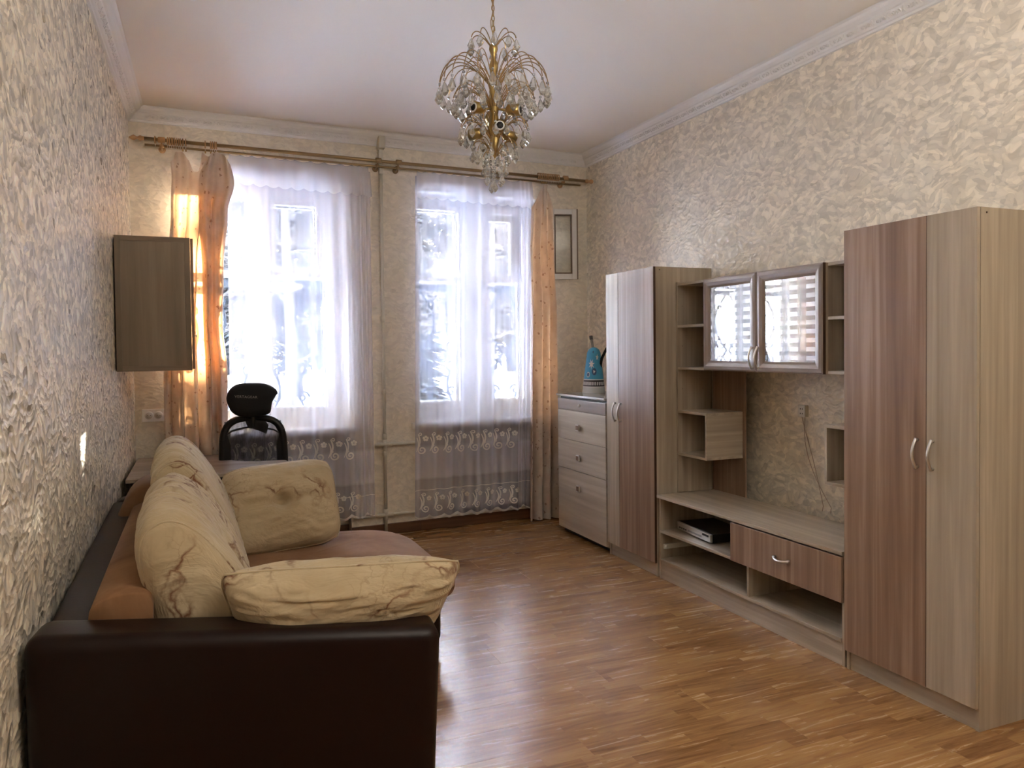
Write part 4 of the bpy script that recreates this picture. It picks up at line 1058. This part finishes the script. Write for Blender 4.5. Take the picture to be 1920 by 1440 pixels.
def loft(mb, rings, cap=True):
    n = len(rings[0]); vs = [p for r_ in rings for p in r_]
    fs = [(i*n+q, i*n+(q+1) % n, (i+1)*n+(q+1) % n, (i+1)*n+q) for i in range(len(rings)-1) for q in range(n)]
    if cap: fs += [tuple(range(n)), tuple((len(rings)-1)*n+q for q in range(n))]
    mb.add(vs, fs, True); return mb
def smooth_poly(poly, per=6):
    out = []; n = len(poly)
    for i in range(n):
        p0, p1, p2, p3 = [Vector(poly[(i+k-1) % n]) for k in range(4)]
        for j in range(per):
            t = j/per
            out.append(.5*((2*p1)+(-p0+p2)*t+(2*p0-5*p1+4*p2-p3)*t*t+(-p0+3*p1-3*p2+p3)*t**3))
    return out
def chair():
    cx, cy = .765, 5.56; rz = math.radians(-10)
    root = thing('office_chair', 'black mesh office chair with a headrest behind the desk', 'chair', (cx, cy, 0))
    R = Matrix.Rotation(rz, 3, 'Z'); C0 = Vector((cx, cy, 0))
    def T(x, y, z): return C0+R@Vector((x, y, 0))+Vector((0, 0, z))   # y<0 is towards the camera
    # headrest: asymmetric cushion from its outline
    hp = [(300, 300), (330, 230), (400, 172), (500, 148), (650, 145), (780, 155), (880, 190), (950, 240), (962, 290), (915, 350), (885, 420), (875, 490), (855, 535), (800, 560), (680, 578), (560, 580), (430, 560), (350, 500), (310, 420), (293, 355)]
    hs = smooth_poly([((x-630)*.000493, (360-y)*.00053) for x, y in hp], 3)
    mb = MB(); rings = []
    for f, yy in ((.02, -.052), (.35, -.051), (.62, -.047), (.82, -.038), (.94, -.024), (1, -.002), (.97, .018), (.86, .034), (.6, .044), (.02, .048)):
        rings.append([T(.005+p_.x*f, -.085+yy-.35*(p_.x*f)**2, 1.170+p_.y*f) for p_ in hs])
    loft(mb, rings)
    h = mb.build('headrest', M_blackf, root)
    cu = bpy.data.curves.new('headrest_lettering', 'FONT'); cu.body = 'VERTAGEAR'; cu.size = .0245; cu.align_x = 'CENTER'; cu.align_y = 'CENTER'; cu.extrude = .0006; cu.space_character = 1.1
    me_o = bpy.data.objects.new('tmp', cu); COL.objects.link(me_o)
    bpy.context.view_layer.update()
    me = bpy.data.meshes.new_from_object(me_o); bpy.data.objects.remove(me_o)
    lt = bpy.data.objects.new('headrest_lettering', me); COL.objects.link(lt); me.materials.append(mat('dim_grey_lettering', (.26, .23, .21), .6))
    for v_ in me.vertices:
        x, y, z = v_.co; q = T(x-.030, -.085-.0515-.30*((x-.03)**2)-z-.0015, 1.192+y-.06*x)
        v_.co = q-parent_world(h)
    lt.parent = h
    mb = MB(); mb.tube([T(0, -.05, 1.10), T(0, -.035, 1.03), T(0, -.02, .98)], [.03, .035, .03], 8, flat=(1, .5)); mb.build('headrest_stem', M_blackp, root)
    # back frame: rounded loop with an arched upper bar
    def bp(x, z): return T(x, -.03-.30*x*x*1.0+.05*(1.05-z), z)
    loop = []
    for k in range(48):
        a = 2*PI*k/48; c, s_ = math.cos(a), math.sin(a)
        x = .196*math.copysign(abs(c)**.42, c); z = .80+.245*math.copysign(abs(s_)**.42, s_)
        if s_ > 0: z -= .0+.035*(x/.196)**2
        x *= 1+.06*(1.0-z)/.2*.5
        loop.append(bp(x, z))
    loop.append(loop[0]); loop.append(loop[1])
    MB().tube(loop, .027, 10, False, flat=(.9, .9)).build('back_frame', M_blackp, root)
    mb = MB(); mb.tube([bp(-.185, .925), bp(-.14, .955), bp(-.06, .975), bp(.0, .985), bp(.06, .975), bp(.14, .955), bp(.185, .925)], .012, 8, flat=(1.3, .6)); mb.build('cross_bar', M_blackp, root)
    mb = MB(); mb.prism([(-.055, 1.03), (.075, 1.03), (.10, .99), (.085, .93), (.03, .955), (-.035, .975)], -.012, .006, lambda x, z, y: tuple(bp(x, z)+Vector((0, y-.004, 0)))); mb.build('headrest_bracket', M_blackp, root)
    for sg in (1, -1):
        mb = MB(); mb.prism([(sg*.205, .965), (sg*.175, .955), (sg*.150, .86), (sg*.155, .60), (sg*.205, .60), (sg*.212, .80)], -.02, .012, lambda x, z, y: tuple(bp(x, z)+Vector((0, y, 0)))); mb.build('side_wing', M_blackp, root)
    MB().grid(20, 20, lambda u, v: bp(-.185+.37*u, 1.02-.46*v)+Vector((0, .006, 0))).build('mesh_back', M_mesh, root, recalc=False)
    # seat, column, base
    def seat(u, v):
        a = 2*PI*u; r = math.sin(PI*v)**.35
        return T(.235*math.copysign(abs(math.cos(a))**.6, math.cos(a))*r, -.26+.21*math.copysign(abs(math.sin(a))**.6, math.sin(a))*r, .49-.045*math.cos(PI*v))
    MB().grid(28, 12, seat, closeu=True).build('seat', M_blackf, root)
    MB().tube([T(0, -.03, .56), T(0, .02, .50), T(0, -.05, .44), T(0, -.24, .43)], .022, 8).build('back_support', M_blackp, root)
    MB().tube([T(0, -.24, .10), T(0, -.24, .44)], .026, 12).build('gas_lift', M_blackp, root)
    mb = MB(); ends = []
    for k in range(5):
        a = 2*PI*k/5+.3; e_ = Vector((.27*math.cos(a), .27*math.sin(a)))
        mb.tube([T(0, -.24, .11), T(e_.x, -.24+e_.y, .075)], [.030, .016], 8); ends.append(e_)
    mb.build('star_base', M_blackp, root)
    for e_ in ends: MB().lathe([(.02, -.02), (.028, -.016), (.028, .016), (.02, .02)], 14, T(e_.x, -.24+e_.y, .029), 'x').build('caster', M_blackp, root)
chair()

# ------------------------------------------------------------------ sofa
def sofa():
    root = thing('corner_sofa', 'L-shaped sofa in tan suede and dark brown leather along the left wall', 'sofa', (.6, 3.5, 0))
    # near arm: dark leather slab, its top falling gently to the front
    mb = MB()
    n0, n1 = Vector((-.052, 2.36)), Vector((1.075, 2.235)); th = .19
    d = (n1-n0).normalized(); nn = Vector((-d.y, d.x))
    def armp(s_, k, z): q = n0+(n1-n0)*s_+nn*th*k; return Vector((q.x, q.y, z))
    zt = lambda s_: .742-.095*s_
    mb.hexa([armp(.005, 0, .03), armp(.975, 0, .03), armp(.975, 1, .03), armp(.005, 1, .03), armp(0, 0, zt(0)), armp(1, 0, zt(1)), armp(1, 1, zt(1)), armp(0, 1, zt(0))])
    a = mb.build('armrest', M_leather, root, bevel=.045); a.modifiers['bevel'].segments = 6
    # far arm at the chaise end
    mb = MB().box(-.02, 1.05, 4.62, 4.80, .03, .70); mb.build('armrest', M_leather, root, bevel=.045).modifiers['bevel'].segments = 5
    # base and back ledge
    MB().box(.0, .98, 2.50, 4.66, .05, .34).build('base', M_leather, root, bevel=.02)
    MB().box(.95, 1.50, 3.62, 4.66, .05, .27).build('chaise_base', M_leather, root, bevel=.03)
    MB().box(-.03, .10, 2.50, 4.66, .05, .69).build('back_ledge', M_leather, root, bevel=.02)
    # tan back body, a block with a flat near end
    mb = MB(); sec = smooth_poly([(.098, .45), (.255, .45), (.262, .70), (.262, .76), (.245, .785), (.19, .792), (.12, .775), (.092, .72)], 4)
    loft(mb, [[Vector((p.x, y, .45+(p.y-.45)*k)) for p in sec] for y, k in ((2.50, .985), (2.505, 1), (3.2, .975), (4.1, .93), (4.28, .90))])
    mb.build('backrest', M_suede, root, bevel=.0)
    # raised rounded corner bolster
    mb = MB(); sec = smooth_poly([(.02, .50), (.30, .50), (.32, .70), (.28, .815), (.17, .845), (.085, .80), (.03, .70), (.0, .58)], 4)
    loft(mb, [[Vector((.16+(p.x-.16)*k, y, .5+(p.y-.5)*k)) for p in sec] for y, k in ((4.22, .90), (4.25, .97), (4.30, 1), (4.55, 1), (4.60, .97), (4.63, .90))])
    mb.build('corner_bolster', M_suede, root)
    # seat and chaise cushions
    def slab(poly, z0, z1, name, r=.06):
        mb = MB(); mb.prism(poly, z0, z1); o = mb.build(name, M_suede, root, bevel=r); o.modifiers['bevel'].segments = 5; return o
    slab([(.26, 2.50), (.95, 2.50), (.99, 2.54), (.99, 3.50), (.26, 3.50)], .30, .44, 'seat_cushion', .045)
    # chaise: soft rounded front
    def ch(u, v):
        th_ = 2*PI*u; ph = PI*v
        c, s_ = math.cos(th_), math.sin(th_)
        ex = .32; rr_ = math.sin(ph)**.30
        x = .93+.665*math.copysign(abs(c)**ex, c)*rr_*(1 if c > 0 else 1)
        y = 4.06+.56*math.copysign(abs(s_)**ex, s_)*rr_
        z = .345+.095*math.copysign(abs(math.cos(ph))**.5, math.cos(ph))
        if z > .36:
            z += .006*mn.noise(Vector((x*7, y*22+3*mn.noise(Vector((x*4, y*4, 0))), 0)))*(1.4 if .75 < x < 1.25 else .5)
            z += .03*(1-((x-.93)/.66)**2)*0
            z -= .05*max(0, (x-1.2)/.4)**2
        return Vector((x, y, z))
    MB().grid(90, 50, ch, closeu=True).build('chaise_cushion', M_suede, root)
    for x, y in ((.1, 2.6), (.9, 2.6), (.1, 4.5), (1.4, 4.5), (1.4, 3.75)):
        MB().box(x-.03, x+.03, y-.03, y+.03, 0, .052).build('foot', M_blackp, root)
sofa()
def back_cushion(y0, y1, label, seed, zoff):
    root = thing('sofa_cushion', label, 'cushion', (.42, (y0+y1)/2, .44), 'cream veined sofa cushions')
    sec = smooth_poly([(.285, .445), (.44, .44), (.60, .46), (.585, .60), (.535, .755), (.455, .885), (.385, .965), (.315, 1.005), (.245, .985), (.212, .925), (.225, .81), (.262, .66), (.275, .55)], 6)
    cx, cz = .40, .72; mb = MB(); rings = []; ny = 64; n = len(sec)
    for j in range(ny+1):
        t_ = j/ny; s_ = (1-math.cos(PI*t_))/2 if False else t_
        e_ = min(t_, 1-t_)*(y1-y0)
        k = 1-.13*max(0, 1-e_/.075)**2.2
        y = y0+(y1-y0)*t_
        ring = []
        for i, p in enumerate(sec):
            dx, dz = p.x-cx, p.y-cz
            w_ = (.5-abs(mn.noise(Vector((dx*4+seed, y*9+1.5*mn.noise(Vector((dx*5, y*3, dz*5))), dz*3)))))*.030-.010+(.3-abs(mn.noise(Vector((dx*3+seed, y*24, dz*3)))))*.014
            if e_ < .05: w_ *= e_/.05
            if dx > 0 and dz > -.1:      # button dimples on the seat side
                for yb in (y0+(y1-y0)*.33, y0+(y1-y0)*.67): w_ -= .035*math.exp(-((y-yb)/.07)**2-((dz+.0)/.09)**2)
            ln = math.hypot(dx, dz)
            top = .045*math.sin(PI*t_)*(1 if dz > 0 else 0)*max(0, dz)/.28
            f = k*(1+w_/max(ln, .05))
            ring.append(Vector((cx+dx*f, y, cz+dz*f+top*.6+zoff*max(0, dz)/.28)))
        rings.append(ring)
    loft(mb, rings, False)
    # end caps as domed fans so the print stays smooth
    for ring, sg in ((rings[0], -1), (rings[-1], 1)):
        c_ = sum(ring, Vector((0, 0, 0)))/n; vs = []; K = 8
        for q in range(K):
            f = 1-q/K
            for p in ring:
                v_ = c_+(p-c_)*f; v_.y += sg*.035*(1-f**3)+.004*mn.noise(Vector((v_.x*12, seed, v_.z*12)))*(1-f)*sg; vs.append(v_)
        vs.append(c_+Vector((0, sg*.035, 0)))
        fs = [(q*n+i, q*n+(i+1) % n, (q+1)*n+(i+1) % n, (q+1)*n+i) for q in range(K-1) for i in range(n)]+[((K-1)*n+i, (K-1)*n+(i+1) % n, K*n) for i in range(n)]
        mb.add(vs, fs, True)
    mb.build('cushion_body', M_vein, root)
    for ring in (rings[1], rings[-2]): MB().tube([p for p in ring]+[ring[0], ring[1]], .0035, 6, False).build('piping', M_vein, root)
back_cushion(2.545, 3.42, 'cream veined back cushion nearest the camera, leaning on the tan backrest', 1.3, .0)
back_cushion(3.45, 4.36, 'second cream veined back cushion, farther along the sofa toward the desk', 5.1, .055)
def pillow(label, c, U, V, wd, ht, th, seed, tufts=(), corner=.0, taper=0, wr=.006, rnd=.13):
    c = Vector(c); U = Vector(U).normalized(); V = Vector(V); V = (V-U*V.dot(U)).normalized(); Nn = U.cross(V)
    root = thing('pillow', label, 'cushion', c, 'cream veined sofa cushions')
    nu, nv = 56, 44
    def surf(sg):
        def fn(u, v):
            a = 2*u-1; b = 2*v-1
            a = math.copysign(abs(a)**.85, a); b = math.copysign(abs(b)**.85, b)
            ex = (1-abs(a)**2.6)*(1-abs(b)**2.6)
            h = th/2*max(0, ex)**.50
            # edges bow inward between pointed corners
            wa = wd/2*(1-.05*(1-b*b))*(1+taper*b); hb = ht/2*(1-.06*(1-a*a))
            d_ = 0
            for (ta, tb, dep) in tufts: d_ += dep*math.exp(-((a-ta)/.16)**2-((b-tb)/.20)**2)+dep*.45*math.exp(-((b-tb)/.10)**2)*math.exp(-((a-ta)/.75)**2)
            ns = wr*mn.noise(Vector((a*3+seed, b*11+2*mn.noise(Vector((a*2, b*2, seed))), seed*2)))+wr*.5*mn.noise(Vector((a*6, b*20, seed)))
            h = max(0, h-d_*min(1, ex*3))+ns*min(1, ex*4)
            return c+U*(a*wa*(1-rnd*b**4))+V*(b*hb*(1-rnd*1.3*a**4))+Nn*(sg*h)
        return fn
    mb = MB(); mb.grid(nu, nv, surf(1)); mb.grid(nu, nv, surf(-1))
    o = mb.build('pillow_body', M_vein, root, recalc=False)
    bm = bmesh.new(); bm.from_mesh(o.data); bmesh.ops.remove_doubles(bm, verts=bm.verts, dist=.0008); bmesh.ops.recalc_face_normals(bm, faces=bm.faces); bm.to_mesh(o.data); bm.free()
    mb = MB(); per = [(i/40, 0) for i in range(40)]+[(1, i/30) for i in range(30)]+[(1-i/40, 1) for i in range(40)]+[(0, 1-i/30) for i in range(31)]
    f = surf(1); mb.tube([f(u, v) for u, v in per], .004, 5, False); mb.build('piping', M_vein, root)
pillow('plump cream veined pillow resting on the near leather armrest', (.815, 2.45, .700), (1, -.04, -.05), (.0, -.42, 1), .71, .29, .24, 2.0, (), taper=.10, wr=.009, rnd=.08)
pillow('square tufted cream pillow leaning back on the chaise', (.815, 4.30, .66), (1, .05, .06), (-.12, .42, 1), .62, .50, .26, 4.0, ((0, .05, .07),), taper=.0, wr=.010)

# ------------------------------------------------------------------ chandelier
def chandelier():
    cx, cy = 1.645, 3.20
    root = thing('chandelier', 'brass chandelier with tiers of arched arms and clear crystal drops', 'chandelier', (cx, cy, 2.3))
    def zp(py): return 2.841-(py-84)*.00235
    c0 = Vector((cx, cy, 0))
    prof = [(.004, zp(80)), (.018, zp(84)), (.020, zp(92)), (.014, zp(100)), (.010, zp(104)), (.012, zp(112)), (.020, zp(120)), (.021, zp(127)), (.013, zp(136)), (.013, zp(150)), (.017, zp(160)), (.022, zp(170)), (.018, zp(182)), (.028, zp(186)), (.028, zp(190)), (.020, zp(200)), (.022, zp(203)), (.016, zp(215)), (.026, zp(232)), (.030, zp(246)), (.018, zp(256)), (.022, zp(262)), (.014, zp(275)), (.008, zp(290)), (.003, zp(296))]
    MB().lathe([(r, z) for r, z in prof], 14, (cx, cy, 0)).build('central_column', M_brass, root)
    # chain, cord and ceiling rose
    lk = None; z = zp(72); i = 0
    while z < ZC-.02:
        if lk is None:
            mb = MB(); n = 14
            mb.tube([(cx+.0065*math.cos(2*PI*k/n), cy, z+.014*math.sin(2*PI*k/n)) for k in range(n+1)], .002, 5, False)
            lk = mb.build('chain_link', M_brassd, root); z0_ = z
        else:
            a = dup(lk, root); a.matrix_world
            r = PI/2 if i % 2 else 0
            off_ = Vector((0, 0, z-z0_)); base_ = parent_world(root)
            # the mesh sits at the column axis, so turning about the axis is enough
            a.rotation_euler = (0, 0, r); a.location = off_
        z += .0225; i += 1
    MB().tube([c0+Vector((-.004+.006*math.sin(k*1.3), .004, zp(84)+(ZC-zp(84))*k/14)) for k in range(15)], .0022, 5).build('cord', M_brassd, root)
    MB().lathe([(.055, ZC-.002), (.052, ZC-.02), (.02, ZC-.04), (.008, ZC-.045)], 20, (cx, cy, 0)).build('ceiling_rose', M_brass, root)
    # crystal drop: bead + faceted kite, hung from z=0 downwards
    def drop(big, beads, slim=1):
        mb = MB(); z = -.004
        for b in range(beads):
            mb.lathe([(.001, z), (.0065, z-.004), (.0065, z-.010), (.001, z-.014)], 6, smooth=False); z -= .016
        h = .050*big; r = .0155*big*slim
        mb.lathe([(.001, z), (r*.35, z-h*.12), (r, z-h*.62), (r*.55, z-h*.86), (.001, z-h)], 6, smooth=False)
        me = mb.build('crystal_drop', M_cryst); me.hide_render = False; return me
    tiers = [  # n, hub_r, hub_py, peak_py, R, end_py, beads, size, wire
        (10, .010, 88, 63, .103, 75, 0, 1.15),
        (24, .018, 160, 115, .243, 160, 1, 1.25),
        (20, .022, 200, 163, .180, 184, 1, 1.15),
        (18, .020, 258, 222, .150, 240, 1, 1.0),
        (12, .014, 285, 262, .098, 274, 1, .95),
        (6, .010, 292, 283, .050, 292, 3, .8)]
    for ti, (n, hr_, hp, pp, Rr, ep, beads, size) in enumerate(tiers):
        pz, hz, ez = zp(pp), zp(hp), zp(ep); am = None; dm = None
        k_ = 14
        def arc(t):   # smooth arch through hub, peak and tip
            r = hr_+(Rr-hr_)*(1-(1-t)**1.35)
            z = (1-t)**2*hz + 2*t*(1-t)*(2*pz-.5*hz-.5*ez) + t*t*ez
            return r, z
        for q in range(n):
            a = 2*PI*(q+.5*(ti % 2))/n
            if am is None:
                mb = MB(); mb.tube([Vector((arc(t/k_)[0], 0, arc(t/k_)[1]-2.3)) for t in range(k_+1)], .0023, 4, False)
                am = mb.build('arm', M_brassd); am.parent = root; am.rotation_euler = (0, 0, a)
                dm = drop(size, beads); dm.parent = am; dm.location = (Rr, 0, ez-2.3); dm.rotation_euler = (0, 0, random.uniform(0, 3))
            else:
                b = dup(am, root); b.rotation_euler = (0, 0, a)
                e_ = dup(dm, b); e_.rotation_euler = (random.uniform(-.06, .06), random.uniform(-.06, .06), random.uniform(0, 3))
            if ti in (1, 2) and q % 2 == 0:      # inner arms with shorter reach
                s_ = .62
                b = dup(am, root); b.rotation_euler = (0, 0, a+PI/n); b.scale = (s_, s_, 1)
                e_ = dup(dm, b); e_.scale = (1/s_, 1/s_, 1)
    # chain of drops at the very bottom
    for q in range(5):
        a = 2*PI*q/5+.4; dm = drop(.95, 3+q % 2); dm.parent = root; dm.location = (.036*math.cos(a),   .036*math.sin(a), zp(306+4*(q % 2))-2.3)
    dm = drop(1.0, 6); dm.parent = root; dm.location = (0, 0, zp(296)-2.3)
    # six lamp holders between the tiers
    for q in range(6):
        a = 2*PI*q/6+.35; d_ = Vector((math.cos(a), math.sin(a), 0)); zz = zp(208 if q % 2 else 246)
        p0, p1, p2 = c0+d_*.02+Vector((0, 0, zz+.01)), c0+d_*.055+Vector((0, 0, zz)), c0+d_*.118+Vector((0, 0, zz-.004))
        mb = MB(); mb.tube([p0, p1], .006, 8); mb.tube([p1, p1+d_*.012, p2], [.012, .025, .026], 16)
        s_ = mb.build('lamp_holder', M_brass, root)
        MB().tube([p2+d_*.0005, p2+d_*.003], [.022, .018], 16).build('socket_rim', M_plast, s_); MB().tube([p2+d_*.003, p2+d_*.0045], .015, 14).build('socket_opening', M_black, s_)
chandelier()
